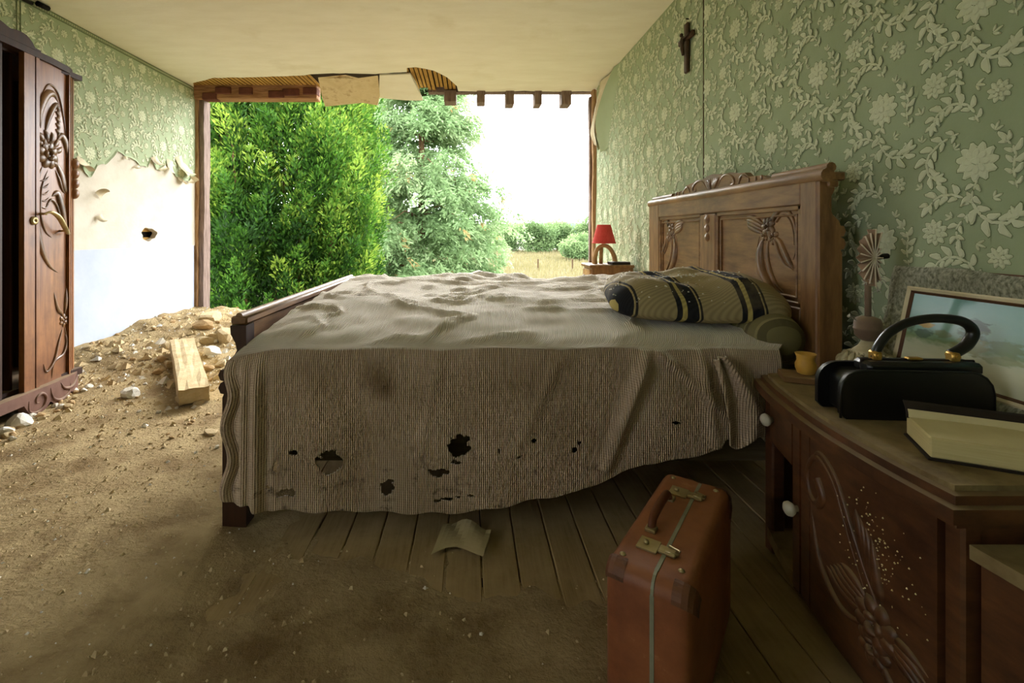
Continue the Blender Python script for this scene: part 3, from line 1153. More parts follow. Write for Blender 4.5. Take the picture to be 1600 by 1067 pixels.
def dirt_mesh():
    step = .018
    xs = np.arange(XL + .002, XR, step)
    ys = np.arange(-.2, YE + .02, step)
    X, Y = np.meshgrid(xs, ys)
    Z = dirt_h(X, Y)
    nx, ny = len(xs), len(ys)
    V = np.stack([X, Y, Z], -1).reshape(-1, 3)
    idx = np.arange(nx * ny).reshape(ny, nx)
    Fq = np.stack([idx[:-1, :-1], idx[:-1, 1:], idx[1:, 1:], idx[1:, :-1]], -1).reshape(-1, 4)
    zf = V[:, 2][Fq].max(axis=1)
    Fq = Fq[zf > -.004]
    me = bpy.data.meshes.new('dirt_layer')
    me.from_pydata(V.tolist(), [], Fq.tolist())
    me.materials.append(M['dirt'])
    me.polygons.foreach_set('use_smooth', [True] * len(me.polygons))
    o = bpy.data.objects.new('dirt_layer', me)
    COL.objects.link(o)
    o['kind'] = 'stuff'
    o['label'] = 'dry yellowish earth and dust spread over the floor boards'
    o['category'] = 'dirt'


dirt_mesh()


def stone_mesh(name, m, seed, sub=2):
    import bmesh
    bm = bmesh.new()
    bmesh.ops.create_icosphere(bm, subdivisions=sub, radius=1)
    r = random.Random(seed)
    cuts = [(Vector((r.uniform(-1, 1), r.uniform(-1, 1), r.uniform(-1, 1))).normalized(), r.uniform(.55, .85)) for _ in range(9)]
    for v in bm.verts:
        for nrm, d in cuts:
            k = v.co.dot(nrm)
            if k > d:
                v.co -= nrm * (k - d)
        v.co *= r.uniform(.94, 1.06)
    me = bpy.data.meshes.new(name)
    bm.to_mesh(me)
    bm.free()
    me.materials.append(m)
    return me


STONES = [stone_mesh('stone', M[k], s) for s, k in enumerate(('rubble', 'rubble', 'rubble2', 'chalk', 'rubble', 'rubble2'))]


def put_stone(x, y, r, kind=None, label=None, group='rubble stones on the earth floor', zs=.7, name='rubble_stone', lift=.35, rot=None):
    me = STONES[kind if kind is not None else random.randrange(6)]
    o = bpy.data.objects.new(name, me)
    sx, sy, sz = r * random.uniform(.9, 1.3), r * random.uniform(.8, 1.1), r * zs
    o.scale = (sx, sy, sz)
    o.location = (x, y, max(dirt_at(x, y), 0) + sz * lift)
    o.rotation_euler = rot or (random.uniform(-.3, .3), random.uniform(-.3, .3), random.uniform(0, 6.3))
    COL.objects.link(o)
    o['label'] = label or 'small pale rubble stone lying on the earth floor'
    o['category'] = 'stone'
    o['group'] = group
    return o


def ground_px(px, py, h=0.03):
    Y = (EYE - h) * F_PX / (py - VPY)
    return (px - VPX) * Y / F_PX, Y


def put_px(px, py, rpx, **k):
    for _ in range(4):
        x, y = ground_px(px, py, k.get('h', .05))
    k.pop('h', None)
    return put_stone(x, y, rpx * y / F_PX, **k)


# named lumps
put_px(205, 612, 13, kind=3, label='white plaster lump lying alone in front of the wardrobe', group='plaster lumps near the wardrobe', zs=.85)
put_px(30, 655, 17, kind=3, label='largest white plaster lump by the scrolled wardrobe foot', group='plaster lumps near the wardrobe', zs=.85)
put_px(8, 668, 12, kind=3, label='white plaster lump at the left edge under the wardrobe', group='plaster lumps near the wardrobe')
put_px(285, 618, 13, kind=0, label='round tan stone against the near end of the fallen block', group='stones round the fallen block')
put_px(310, 622, 9, kind=0, label='small tan stone under the near end of the fallen block', group='stones round the fallen block')
put_px(331, 668, 12, kind=0, label='flat pale stone beside the bed foot post', group='stones round the bed foot', zs=.35)
for (px, py, r, kd) in ((268, 575, 12, 0), (258, 590, 10, 4), (270, 598, 11, 0), (252, 570, 9, 2), (262, 555, 10, 0), (246, 582, 8, 5)):
    put_px(px, py, r, kind=kd, label='tan rubble stone heaped against the left side of the fallen block', group='stones left of the fallen block')
for (px, py, r, kd) in ((322, 548, 13, 0), (333, 562, 14, 3), (318, 533, 15, 2), (340, 545, 15, 0), (330, 520, 16, 0), (346, 575, 10, 0), (326, 580, 9, 2)):
    put_px(px, py, r, kind=kd, label='rubble stone heaped between the fallen block and the bed foot', group='stones right of the fallen block')
put_px(349, 545, 17, kind=0, label='big tan rubble lump just behind the near end of the footboard', group='big lumps behind the footboard', zs=.9, lift=.5)
put_px(383, 520, 17, kind=4, label='big pale rubble lump farther back behind the footboard', group='big lumps behind the footboard', zs=.9, lift=.6)
for k in range(70):
    px, py = random.uniform(120, 345), random.uniform(497, 560)
    if py < 548 - (px - 123) * .30 + 4:
        continue
    put_px(px, py, random.uniform(2.5, 6), label='small rubble stone on the earth heap near the open end', group='rubble on the earth heap', h=.1)
for k in range(46):
    t = random.random()
    px, py = 5 + 135 * t + random.uniform(-10, 14), 668 - 70 * t + random.uniform(-8, 14)
    put_px(px, py, random.uniform(3, 8), label='small rubble stone along the foot of the wardrobe', group='rubble along the wardrobe')
for k in range(60):
    px, py = random.uniform(120, 345), random.uniform(560, 690)
    put_px(px, py, random.uniform(1.5, 4.5), label='small stone scattered on the earth left of the bed', group='stones left of the bed')


def pebbles():
    n = 24000
    x = RNG.uniform(XL + .05, XR - .05, n)
    y = RNG.beta(1.1, 1.5, n) * 5.0 + .15
    h = dirt_h(x, y)
    d = np.clip((-.3 - x) / 1.0, 0, 1) * .6 + np.clip((y - 2.5) / 2, 0, 1) * .4 + .10 + .35 * (vnoise(x, y, 8, 2.2, 3) > .18)
    ok = (RNG.random(n) < d) & (h > -.004)
    ok &= ~((x > -.75) & (y > 1.5) & (y < 3.2))
    x, y, h = x[ok], y[ok], h[ok]
    mb = {0: MB(), 1: MB()}
    for i in range(len(x)):
        r = abs(RNG.normal(0, .0035)) + .0018 + .004 * (y[i] > 3)
        if y[i] > 2.3 and x[i] < -.9 and RNG.random() < .12:
            r *= RNG.uniform(2, 4)
        a = RNG.uniform(0, 6.28)
        z = max(h[i], 0)
        q = []
        for k in range(4):
            t = a + k * PI / 2
            rr = r * RNG.uniform(.7, 1.3)
            q.append((x[i] + math.cos(t) * rr, y[i] + math.sin(t) * rr, z - .001))
        q.append((x[i] + r * .3, y[i], z + r * RNG.uniform(.5, 1.0)))
        q.append((x[i] - r * .3, y[i] + r * .2, z + r * RNG.uniform(.5, .9)))
        mb[0 if RNG.random() < .86 else 1].add(q, [(0, 1, 4), (1, 2, 5, 4), (2, 3, 5), (3, 0, 4, 5)])
    single('pebble_scatter', mb[0], M['rubble'], 'fine tan grit scattered over the dirty floor', 'grit', kind='stuff')
    single('plaster_crumbs', mb[1], M['chalk'], 'tiny whitish plaster crumbs scattered over the floor', 'crumbs', kind='stuff')


pebbles()

# fallen squared block lying on the heap
blk = MB()
bn = 14


def block_mesh():
    import bmesh
    a, b = at(268, 535, 3.45), at(318, 600, 2.72)
    far = Vector((-2.2, 3.63, .20))
    near = Vector((-1.577, 2.72, .115))
    d = (near - far)
    L_ = d.length
    d.normalize()
    sd = d.cross(Vector((0, 0, 1))).normalized()
    up = sd.cross(d)
    bm = bmesh.new()
    bmesh.ops.create_cube(bm, size=1)
    bmesh.ops.subdivide_edges(bm, edges=bm.edges[:], cuts=5, use_grid_fill=True)
    r = random.Random(4)
    for v in bm.verts:
        c = v.co.copy()
        c.x *= L_
        c.y *= .155
        c.z *= .085
        c += Vector((r.uniform(-1, 1), r.uniform(-1, 1), r.uniform(-1, 1))) * .004
        w = (far + near) / 2 + d * c.x + sd * c.y + up * (c.z - .042)
        v.co = w
    me = bpy.data.meshes.new('fallen_block')
    bm.to_mesh(me)
    bm.free()
    cen = (far + near) / 2 - Vector((0, 0, .1))
    me.transform(Matrix.Translation(-cen))
    me.materials.append(M['rubble'])
    o = bpy.data.objects.new('fallen_block', me)
    o.location = cen
    COL.objects.link(o)
    o['label'] = 'long squared plaster-crusted block fallen on the earth beyond the bed foot'
    o['category'] = 'block'


block_mesh()

# crumpled sheet of paper on the boards in front of the bed
pp = [at(690, 836, 0)]


def floor_sheet():
    x0, y0 = ground_px(722, 852, .0)

    def fn(u, v):
        a = (u - .5) * .16
        b = (v - .5) * .13
        h = .014 + .016 * abs(math.sin(u * 5 + v * 2)) * v + .01 * (u * (1 - v))
        return (x0 + a + .03 * (v - .5), y0 + b + .03 * math.sin(u * 4), h)
    return MB().grid(fn, 10, 8), (x0, y0, 0)


fs_, fo_ = floor_sheet()
single('paper_sheet', fs_, M['paper_scrap'], 'crumpled dusty sheet of paper on the boards before the bed', 'paper', origin=fo_)

# ------------------------------------------------------------------ bed
BY0, BY1 = 1.62, 3.12
bed = thing('double_bed', 'carved wooden double bed standing against the papered wall', 'bed', (.22, 2.37, 0))
HX = 1.193        # headboard front face
hb = MB().box(HX + .012, HX + .05, BY0 + .03, BY1 - .03, .22, 1.19)
headboard = part('headboard', hb, M['oak'], bed)
# frame members proud of the panel
for (y0, y1, z0, z1, nm) in ((BY0 + .0, 1.70, .0, 1.185, 'stile'), (2.97, BY1, .0, 1.185, 'stile'), (2.29, 2.43, .55, 1.10, 'stile'), (1.70, 2.97, 1.105, 1.185, 'top_rail'), (1.70, 2.97, .55, .735, 'lower_rail')):
    part(nm, MB().box(HX - .006, HX + .05, y0, y1, z0, z1, .004), M['oak_v'] if nm == 'stile' else M['oak'], headboard)
for (y0, y1) in ((1.70, 2.29), (2.43, 2.97)):
    # moulding round a raised field
    mo = MB()
    for k, (ins, w, dx) in enumerate(((.0, .018, .0), (.03, .008, .004))):
        a, b, c, d = y0 + ins, y1 - ins, .735 + ins, 1.105 - ins
        for q in ((a, b, c, c + w), (a, b, d - w, d), (a, a + w, c, d), (b - w, b, c, d)):
            mo.box(HX - .002 + dx, HX + .03, q[0], q[1], q[2], q[3], .003)
    part('panel_moulding', mo, M['oak'], headboard)
for z in (.985, 1.03, 1.075):
    part('bead', MB().lathe([(.001, -.014), (.014, -.011), (.022, -.004), (.024, .004)], (HX - .003, 2.36, z), 14, 'X'), M['oak'], headboard, smooth=True)


def carve_panel(yc, sgn):
    mb = MB()

    def mp(u, v, h):
        return (HX + .011 - h, yc - sgn * u, 1.01 + v)
    # u grows towards the near post for sgn=1
    bloom(mb, 0, .02, .042, mp, 7, .6)
    bloom(mb, .03, -.02, .034, mp, 6, .6)
    bloom(mb, -.025, -.015, .026, mp, 5, .6)
    for k in range(4):      # three-fingered leaf on the far side
        stroke(mb, [(-.03, .03 - k * .012), (-.08, .055 - k * .016), (-.13, .062 - k * .012), (-.165 + k * .012, .05 + .004 * k)], .012, mp, .8, 5, 'leaf')
    # long curling pod
    stroke(mb, [(-.035, -.03), (-.055, -.09), (-.04, -.16), (.02, -.225), (.09, -.24)], .024, mp, .7, 7, 'leaf')
    stroke(mb, [(.0, -.03), (-.005, -.10), (.02, -.17), (.06, -.215), (.10, -.238)], .010, mp, .9, 6, 'leaf')
    stroke(mb, [(-.06, -.02), (-.075, -.09), (-.06, -.16), (.0, -.235), (.085, -.255)], .005, mp, 1, 6, 'both')
    # arching tendril
    stroke(mb, [(.03, .05), (.07, .085), (.12, .075), (.155, .02), (.16, -.06), (.145, -.105)], .014, mp, .7, 7, 'tip')
    stroke(mb, [(.05, .04), (.085, .065), (.125, .045), (.145, .0), (.15, -.05)], .006, mp, 1, 6, 'tip')
    # feathered leaf down the near side
    for k in range(6):
        t = k / 5
        stroke(mb, [(.045 + .05 * t, -.02 - .07 * t), (.08 + .05 * t, -.05 - .07 * t), (.10 + .045 * t, -.095 - .05 * t)], .012, mp, .7, 4, 'leaf')
    stroke(mb, [(.04, -.03), (.07, -.09), (.11, -.13), (.155, -.135)], .009, mp, .9, 5, 'tip')
    return mb


part('carving', carve_panel(1.905, 1), M['carve'], headboard, smooth=True, fix=False, label='carved flower with curling leaves')
part('carving', carve_panel(2.815, -1), M['carve'], headboard, smooth=True, fix=False, label='carved flower with curling leaves')
# cornice: two bars
part('cornice', MB().tube([(HX + .012, BY0 - .03, 1.20), (HX + .012, BY1 + .02, 1.20)], .024, 12).box(HX - .004, HX + .08, BY0 - .02, BY1 + .01, 1.183, 1.212, .004), M['oak'], headboard, autos=40)
for ya, yb in ((BY0 - .015, 1.90), (2.84, BY1 + .01)):
    part('cornice_bar', MB().tube([(HX + .035, ya, 1.228), (HX + .035, yb, 1.228)], .017, 10), M['oak'], headboard, autos=40)
part('end_cap', MB().box(HX + .02, HX + .056, BY0 - .022, BY0 + .02, 1.16, 1.185, .004), M['oak'], headboard)


def crest():
    pts = []
    yc = 2.37
    prof = [(-.50, 0), (-.50, .022), (-.44, .03), (-.40, .045), (-.31, .05), (-.28, .072), (-.20, .080), (-.16, .088), (-.10, .085), (-.05, .095), (0, .10)]
    out = prof + [(-a, b) for a, b in prof[::-1][1:]]
    mb = MB().prism(out, lambda a, b: (HX + .022, yc + a, 1.20 + b), lambda a, b: (HX + .05, yc + a, 1.20 + b))

    def mp(u, v, h):
        return (HX + .0225 - h, yc - u, 1.215 + v)
    ca = MB()
    for s in (-1, 1):
        stroke(ca, [(s * .05, .01), (s * .09, .055), (s * .14, .065), (s * .19, .045), (s * .20, .02), (s * .17, .015), (s * .165, .035)], .007, mp, 1, 6, 'both')
        stroke(ca, [(s * .23, .0), (s * .26, .045), (s * .31, .03)], .007, mp, 1, 5, 'both')
        for q in (.31, .36, .40):
            stroke(ca, [(s * q, .0), (s * (q + .006), .02), (s * q, .032)], .006, mp, 1, 4, 'both')
        for q in (-1, 0, 1):
            stroke(ca, [(s * .01, .005), (s * (.03 + .012 * q), .035), (s * (.045 + .02 * q), .065)], .010, mp, .8, 4, 'leaf')
    return mb, ca


cr, crc = crest()
crest_o = part('crest', cr, M['oak'], headboard, label='arched crest with scrolls')
part('crest_carving', crc, M['carve'], crest_o, smooth=True, fix=False)


def wing(sgn, x_in, top, y0, depth, out_w):
    """end bracket: S curve over two rolls over a post. sgn: outward direction in X"""
    k = out_w
    prof = [(0, top), (.62 * k, top), (.60 * k, top - .03), (.42 * k, top - .06), (.36 * k, top - .085), (.55 * k, top - .115), (.80 * k, top - .135), (.86 * k, top - .15)]
    for c in (top - .168, top - .212):
        prof += [(1.0 * k, c + .016), (1.08 * k, c), (1.0 * k, c - .018), (.86 * k, c - .021)]
    prof += [(.92 * k, top - .245), (.92 * k, 0), (0, 0)]
    return MB().prism(prof, lambda a, b: (x_in + sgn * a, y0, b), lambda a, b: (x_in + sgn * a, y0 + depth, b))


part('wing_post', wing(1, HX - .002, 1.18, BY0 - .012, .06, .082), M['oak_v'], headboard)
part('wing_post', wing(1, HX - .002, 1.18, BY1 - .048, .06, .082), M['oak_v'], headboard)

# footboard
FX = -.757
fb = MB().box(FX - .035, FX - .005, BY0 + .04, BY1 - .04, .16, .70)
footboard = part('footboard', fb, M['oak'], bed)
part('cornice', MB().box(FX - .05, FX + .006, BY0 - .02, BY1 + .02, .694, .722, .006).tube([(FX - .022, BY0 - .015, .722), (FX - .022, BY1 + .015, .722)], .012, 10), M['oak'], footboard, autos=40)
part('wing_post', wing(-1, FX, .69, BY0 - .012, .06, .088), M['ward_dark'], footboard)
part('wing_post', wing(-1, FX, .69, BY1 - .048, .06, .088), M['ward_dark'], footboard)
part('side_rail', MB().box(FX, HX, BY0 + .02, BY0 + .05, .215, .40, .004), M['rail'], bed)
part('side_rail', MB().box(FX, HX, BY1 - .05, BY1 - .02, .215, .40, .004), M['rail'], bed)
part('slat_base', MB().box(FX, HX, BY0 + .05, BY1 - .05, .30, .34), M['rail'], bed)

mattress = single('mattress', MB().box(FX + .01, HX - .01, BY0 + .01, BY1 - .01, .34, .595, .05), M['mattress'], 'striped ticking mattress glimpsed through the holes of the blanket', 'mattress', origin=(.22, 2.37, .34))

# blanket ----------------------------------------------------------------------
HEM = [(-.84, .16), (-.819, .148), (-.76, .112), (-.713, .116), (-.70, .10), (-.555, .095), (-.28, .084), (-.07, .084), (.141, .116), (.352, .152), (.479, .2), (.574, .249), (.69, .264), (.816, .295), (.838, .327), (.90, .335), (1.0, .33)]


def hem_z(x):
    for (a, za), (b, zb) in zip(HEM, HEM[1:]):
        if x <= b:
            t = max(0, min(1, (x - a) / (b - a)))
            return za + (zb - za) * t
    return HEM[-1][1]


EY = 1.572      # where the cloth breaks over the near edge
HOLES = [(514, 720, 19, 16), (718, 695, 17, 17), (603, 763, 11, 10), (448, 768, 15, 7), (684, 738, 19, 6), (433, 727, 4, 9), (460, 706, 7, 4), (712, 721, 9, 4), (835, 688, 6, 3.5), (1055, 659, 6, 2.5),
         (700, 778, 9, 2.5), (716, 774, 5, 2), (684, 781, 5, 2), (735, 771, 5, 2), (610, 751, 6, 3), (780, 702, 3, 4), (898, 702, 4, 5), (905, 692, 4, 4), (810, 712, 3, 2.5), (420, 760, 3, 4)]
HOLES = [((px - VPX) * 1.56 / F_PX, EYE - (py - VPY) * 1.56 / F_PX, rx * 1.56 / F_PX, ry * 1.56 / F_PX) for px, py, rx, ry in HOLES]


def blanket():
    NX, NT, ND = 520, 90, 150
    xs = np.linspace(0, 1, NX + 1)
    verts, uvs = [], []
    tops = np.linspace(0, 1, NT + 1) ** .85      # 0 far .. 1 near edge
    XA, XB = -.805, 1.03
    gx, gy = np.meshgrid(xs * 1.9, np.linspace(0, 1.6, NT + 1))
    lump = vnoise(gx, gy, 11, 3.2, 3) * .020 + vnoise(gx, gy, 12, 9, 3) * .007 + .016 * np.clip(1 - np.abs(vnoise(gx * .6, gy, 19, 4.2, 3)) * 7, 0, 1)
    wr = vnoise(gx * .35, gy, 13, 14, 3)
    for j, t in enumerate(tops):
        y = 3.10 + (EY - 3.10) * t
        d = y - EY
        for i, u in enumerate(xs):
            xl = -.725 - .08 * math.exp(-d / .05)
            xr = 1.10 - .07 * math.exp(-d / .05)
            x = xl + (xr - xl) * u
            z = .612 + .085 * (1 - math.exp(-d / .17)) + .03 * d / 1.5
            z += lump[j, i] * min(1, d / .12)
            # creased roll of cloth along the far side
            far = max(0, (d - 1.05) / .45)
            z += .022 * far * wr[j, i] + .016 * far * math.sin(d * 42 + x * 2.5 + 2 * math.sin(x * 3))
            # sag to the left foot corner and beside the footboard
            e = max(0, 1 - (x + .74) / .14)
            z -= .012 * e * e
            z -= .012 * max(0, 1 - d / .03) * max(0, (-.55 - x) / .2)
            # ragged rolled edge along the fold
            z += .011 * math.exp(-(d / .013) ** 2) * (.7 + .3 * math.sin(x * 17))
            yy = y - .003 * math.sin(x * 5)
            verts.append((x, yy, z))
            uvs.append((u * 1.865, (3.10 - y)))
    nrow = NX + 1
    ztop0 = [verts[NT * nrow + i][2] for i in range(nrow)]
    for j in range(1, ND + 1):
        s = j / ND
        for i, u in enumerate(xs):
            x = XA + (XB - XA) * u
            hz = hem_z(x) + .004 * math.sin(x * 40)
            z = ztop0[i] + (hz - ztop0[i]) * s
            drop = ztop0[i] - z
            y = EY - .012 * math.sin(min(1, drop / .05) * PI / 2) - .006 * s
            # vertical pleats near the foot corner
            k = max(0, min(1, (-.62 - x) / .1))
            y -= k * .010 * math.sin((x + .7) * 120) * min(1, drop / .1) + .02 * math.exp(-((x + .705) / .018) ** 2) * min(1, drop / .12)
            # soft waves
            y -= .008 * s * math.sin(x * 9 + 1) + .004 * s * math.sin(x * 23)
            # slanting folds on the right
            for (xa, za, xb, zb, a) in ((.58, .60, .46, .26, .034), (.62, .62, .85, .40, .018), (.76, .60, .80, .33, .024), (.30, .60, .16, .30, .012), (-.1, .60, -.16, .3, .008)):
                tt = (z - za) / (zb - za)
                if -.1 < tt < 1.1:
                    xc = xa + (xb - xa) * tt
                    y -= a * math.exp(-((x - xc) / .022) ** 2) * min(1, max(0, tt + .1) * 4) * (1.1 - .5 * tt)
            if x < -.75:       # wraps round the foot post
                x = x + .012 * math.sin(z * 30) * min(1, drop / .1)
            verts.append((x, y, z))
            uvs.append((u * 1.865, (3.10 - EY) + drop))
    nt = NT + ND
    faces = []
    nn = vnoise(np.arange(nt * NX) % NX * .22, np.arange(nt * NX) // NX * .22, 15, 1, 3)
    for j in range(nt):
        for i in range(NX):
            a = j * nrow + i
            if j > NT + 50:
                cx = (verts[a][0] + verts[a + nrow + 1][0]) / 2
                cz = (verts[a][2] + verts[a + nrow + 1][2]) / 2
                hole = False
                for hx, hz, rx, rz in HOLES:
                    q = ((cx - hx) / rx) ** 2 + ((cz - hz) / rz) ** 2
                    if q < 1 + 1.1 * nn[j * NX + i]:
                        hole = True
                        break
                if hole:
                    continue
            faces.append((a, a + 1, a + nrow + 1, a + nrow))
    me = bpy.data.meshes.new('blanket')
    me.from_pydata(verts, [], faces)
    uvl = me.uv_layers.new(name='UVMap')
    li = np.zeros(len(me.loops), dtype=np.int32)
    me.loops.foreach_get('vertex_index', li)
    uvl.data.foreach_set('uv', np.array(uvs)[li].reshape(-1).astype(np.float32))
    me.polygons.foreach_set('use_smooth', [True] * len(me.polygons))
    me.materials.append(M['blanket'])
    me.transform(Matrix.Translation((-.1, -2.3, -.6)))
    o = bpy.data.objects.new('blanket', me)
    o.location = (.1, 2.3, .6)
    COL.objects.link(o)
    so = o.modifiers.new('thick', 'SOLIDIFY')
    so.thickness = .004
    so.offset = 0
    o['label'] = 'pinkish ribbed blanket with torn holes hanging over the side of the bed'
    o['category'] = 'blanket'
    return o


bl = blanket()


def far_drop():  # unseen far side of the cloth, added to darken under the bed
    def fn(u, v):
        x = -.70 + 1.70 * u
        return (x, 3.115 + .03 * math.sin(v * PI / 2) + .012 * v * math.sin(x * 14), .70 - v * (.56 + .03 * math.sin(x * 5)))
    return MB().grid(fn, 80, 20)


def child_cloth(name, mb, parent):
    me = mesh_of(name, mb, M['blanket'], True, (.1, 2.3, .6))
    uvl = me.uv_layers.new(name='UVMap')
    for lp in me.loops:
        co = me.vertices[lp.vertex_index].co
        uvl.data[lp.index].uv = (co.x, .2 - co.z)
    o = bpy.data.objects.new(name, me)
    COL.objects.link(o)
    o.parent = parent
    o.modifiers.new('thick', 'SOLIDIFY').thickness = .004
    return o


child_cloth('far_drop', far_drop(), bl)


# the turned-back corner of the cloth hanging by the dressing table
def corner_cloth():
    path = spline([(.80, 1.535, .60), (.83, 1.525, .52), (.86, 1.52, .42), (.87, 1.52, .33)], 6)

    def fn(u, v):
        i = v * (len(path) - 1)
        k = min(int(i), len(path) - 2)
        p = path[k].lerp(path[k + 1], i - k)
        w = .03 + .10 * min(1, v * 1.6)
        a = u - .3
        return (p.x + a * w, p.y - .012 * math.sin(u * 9 + v * 3) - .006, p.z - .02 * math.sin(u * 7) * v + .012 * a)
    mb = MB().grid(fn, 26, 30)
    return mb


cc = corner_cloth()
child_cloth('turned_corner', cc, bl)


# pillow
def cushion(hl, hw, ht, nr=22, na=64, seed=0):
    mb = MB()
    rows_t, rows_b = [], []
    for i in range(nr + 1):
        rho = math.sin(PI / 2 * i / nr)
        for k in range(na):
            a = 2 * PI * k / na
            c, s_ = math.cos(a), math.sin(a)
            q = (abs(c) ** 5 + abs(s_) ** 5) ** (-1 / 5)
            x, y = hl * rho * c * q, hw * rho * s_ * q
            e = max(0, 1 - rho ** 3.2) ** .5
            nzv = float(vnoise(np.array([x * 3 + 5]), np.array([y * 3 + 5]), 20 + seed, 2.6, 4)[0])
            wav = 1 + .30 * nzv + .06 * math.sin(x * 16 + y * 9)
            rows_t.append((x, y, ht * e * wav + .006 * nzv))
            rows_b.append((x, y, -ht * .45 * e + .006 * nzv))
    f1 = [(i * na + k, i * na + (k + 1) % na, (i + 1) * na + (k + 1) % na, (i + 1) * na + k) for i in range(nr) for k in range(na)]
    mb.add(rows_t, f1)
    mb.add(rows_b, [f[::-1] for f in f1])
    return mb


pm = cushion(.320, .195, .108)
pillow = single('pillow', pm, M['pillow'], 'plump dark striped pillow lying against the headboard', 'pillow', origin=(.872, 1.875, .738), local=True, smooth=True)
pillow.rotation_euler = (math.radians(10), math.radians(1), math.radians(-8))
# crumbs of plaster on the pillow
cb = MB()
Mp = Matrix.Translation(pillow.location) @ pillow.rotation_euler.to_matrix().to_4x4()
tp = [v for v in pm.v[:len(pm.v) // 2] if v[2] > .04]
for k in range(420):
    v = random.choice(tp)
    if v[0] > random.gauss(-.05, .16):
        continue
    r = random.uniform(.002, .006)
    w = Vector(v) + Vector((random.uniform(-.008, .008), random.uniform(-.008, .008), 0))
    cb.add([w + Vector((r, 0, 0)), w + Vector((-r * .5, r, 0)), w + Vector((-r * .6, -r, 0)), w + Vector((0, 0, r * .8))], [(0, 1, 3), (1, 2, 3), (2, 0, 3), (0, 2, 1)])
single('pillow_crumbs', cb.xf(Mp), M['chalk'], 'crumbs of fallen plaster strewn on the striped pillow', 'crumbs', kind='stuff')

bo = MB()
prof = [(.001, 0), (.05, .006), (.085, .025), (.10, .06), (.102, .5), (.10, 1.3), (.08, 1.42), (.001, 1.44)]
bo.lathe(prof, (0, 0, 0), 28, 'Y', .88)
bolster = single('bolster', bo, M['bolster'], 'dim striped bolster under the pillow at the head of the bed', 'bolster', origin=(1.07, 1.60, .635), local=True, smooth=True)

# ------------------------------------------------------------------ wardrobe
W0 = (-2.65, 2.25, 0)
ward = thing('wardrobe', 'tall carved walnut wardrobe with a bowed front by the left wall', 'wardrobe', W0)


def front_x(y):
    """bowed front"""
    pts = [(1.5, -2.40), (1.9, -2.37), (2.3, -2.385), (2.55, -2.405), (2.75, -2.425), (2.90, -2.455), (2.98, -2.495), (3.03, -2.56), (3.045, -2.66)]
    if y <= pts[0][0]:
        return pts[0][1]
    for (a, xa), (b, xb) in zip(pts, pts[1:]):
        if y <= b:
            t = (y - a) / (b - a)
            return xa + (xb - xa) * t
    return pts[-1][1]


def curved_board(y0, y1, z0, z1, out=0.0, thick=.02, n=14, zfn=None):
    mb = MB()
    vs, fs = [], []
    for i in range(n + 1):
        y = y0 + (y1 - y0) * i / n
        x = front_x(y) + out
        top = zfn(y) if zfn else z1
        vs += [(x, y, z0), (x, y, top), (x - thick, y, top), (x - thick, y, z0)]
    for i in range(n):
        a, b = 4 * i, 4 * i + 4
        for q in range(4):
            fs.append((a + q, b + q, b + (q + 1) % 4, a + (q + 1) % 4))
    fs += [(0, 1, 2, 3), (4 * n + 3, 4 * n + 2, 4 * n + 1, 4 * n)]
    return mb.add(vs, fs)


body = MB()
body.box(XL + .02, -2.70, 1.5, 1.53, .12, 2.0)                       # near side
body.box(XL + .02, -2.66, 3.015, 3.04, .12, 2.0)                     # far side
body.box(XL + .02, XL + .03, 1.5, 3.04, .12, 2.0)                    # back
body.box(XL + .02, -2.45, 1.5, 3.0, .12, .16)
body.box(XL + .02, -2.45, 1.5, 3.0, 1.97, 2.0)
body.box(XL + .03, -2.47, 2.545, 2.56, .16, 1.97)                    # inner partition
part('carcass', body, M['ward_dark'], ward)
# door of the far bay: flat stile, inner stile, panel, reeded outer edge
door = part('door', curved_board(2.60, 2.965, .14, 1.99, -.006, .02), M['ward'], ward, autos=30)
part('stile', curved_board(2.555, 2.625, .13, 2.0, .006, .03), M['ward'], ward, autos=30)
part('panel_rib', curved_board(2.632, 2.655, .14, 1.985, .008, .02), M['ward'], door, autos=30)
for a, w in ((2.895, .018), (2.925, .016), (2.955, .022), (2.985, .028)):
    part('reed', curved_board(a, a + w, .14, 1.975, .010, .024, 4), M['ward'], ward if a > 2.95 else door, autos=30)
for k in range(4):
    z = 1.44 - k * .062
    part('bead', MB().lathe([(.001, -.012), (.016, -.008), (.026, .002), (.028, .014)], (0, 0, 0), 12, 'X').xf(Matrix.Translation((front_x(2.955) + .024, 2.955, z)) @ Matrix.Rotation(-.4, 4, 'Z') @ Matrix.Rotation(PI, 4, 'Z') @ Matrix.Scale(1.25, 4, (0, 0, 1))),
         M['ward'], ward, smooth=True)


def ward_map(u, v, h):
    y = 2.76 + u
    return (front_x(y) - .006 + h, y, v)


cv = MB()
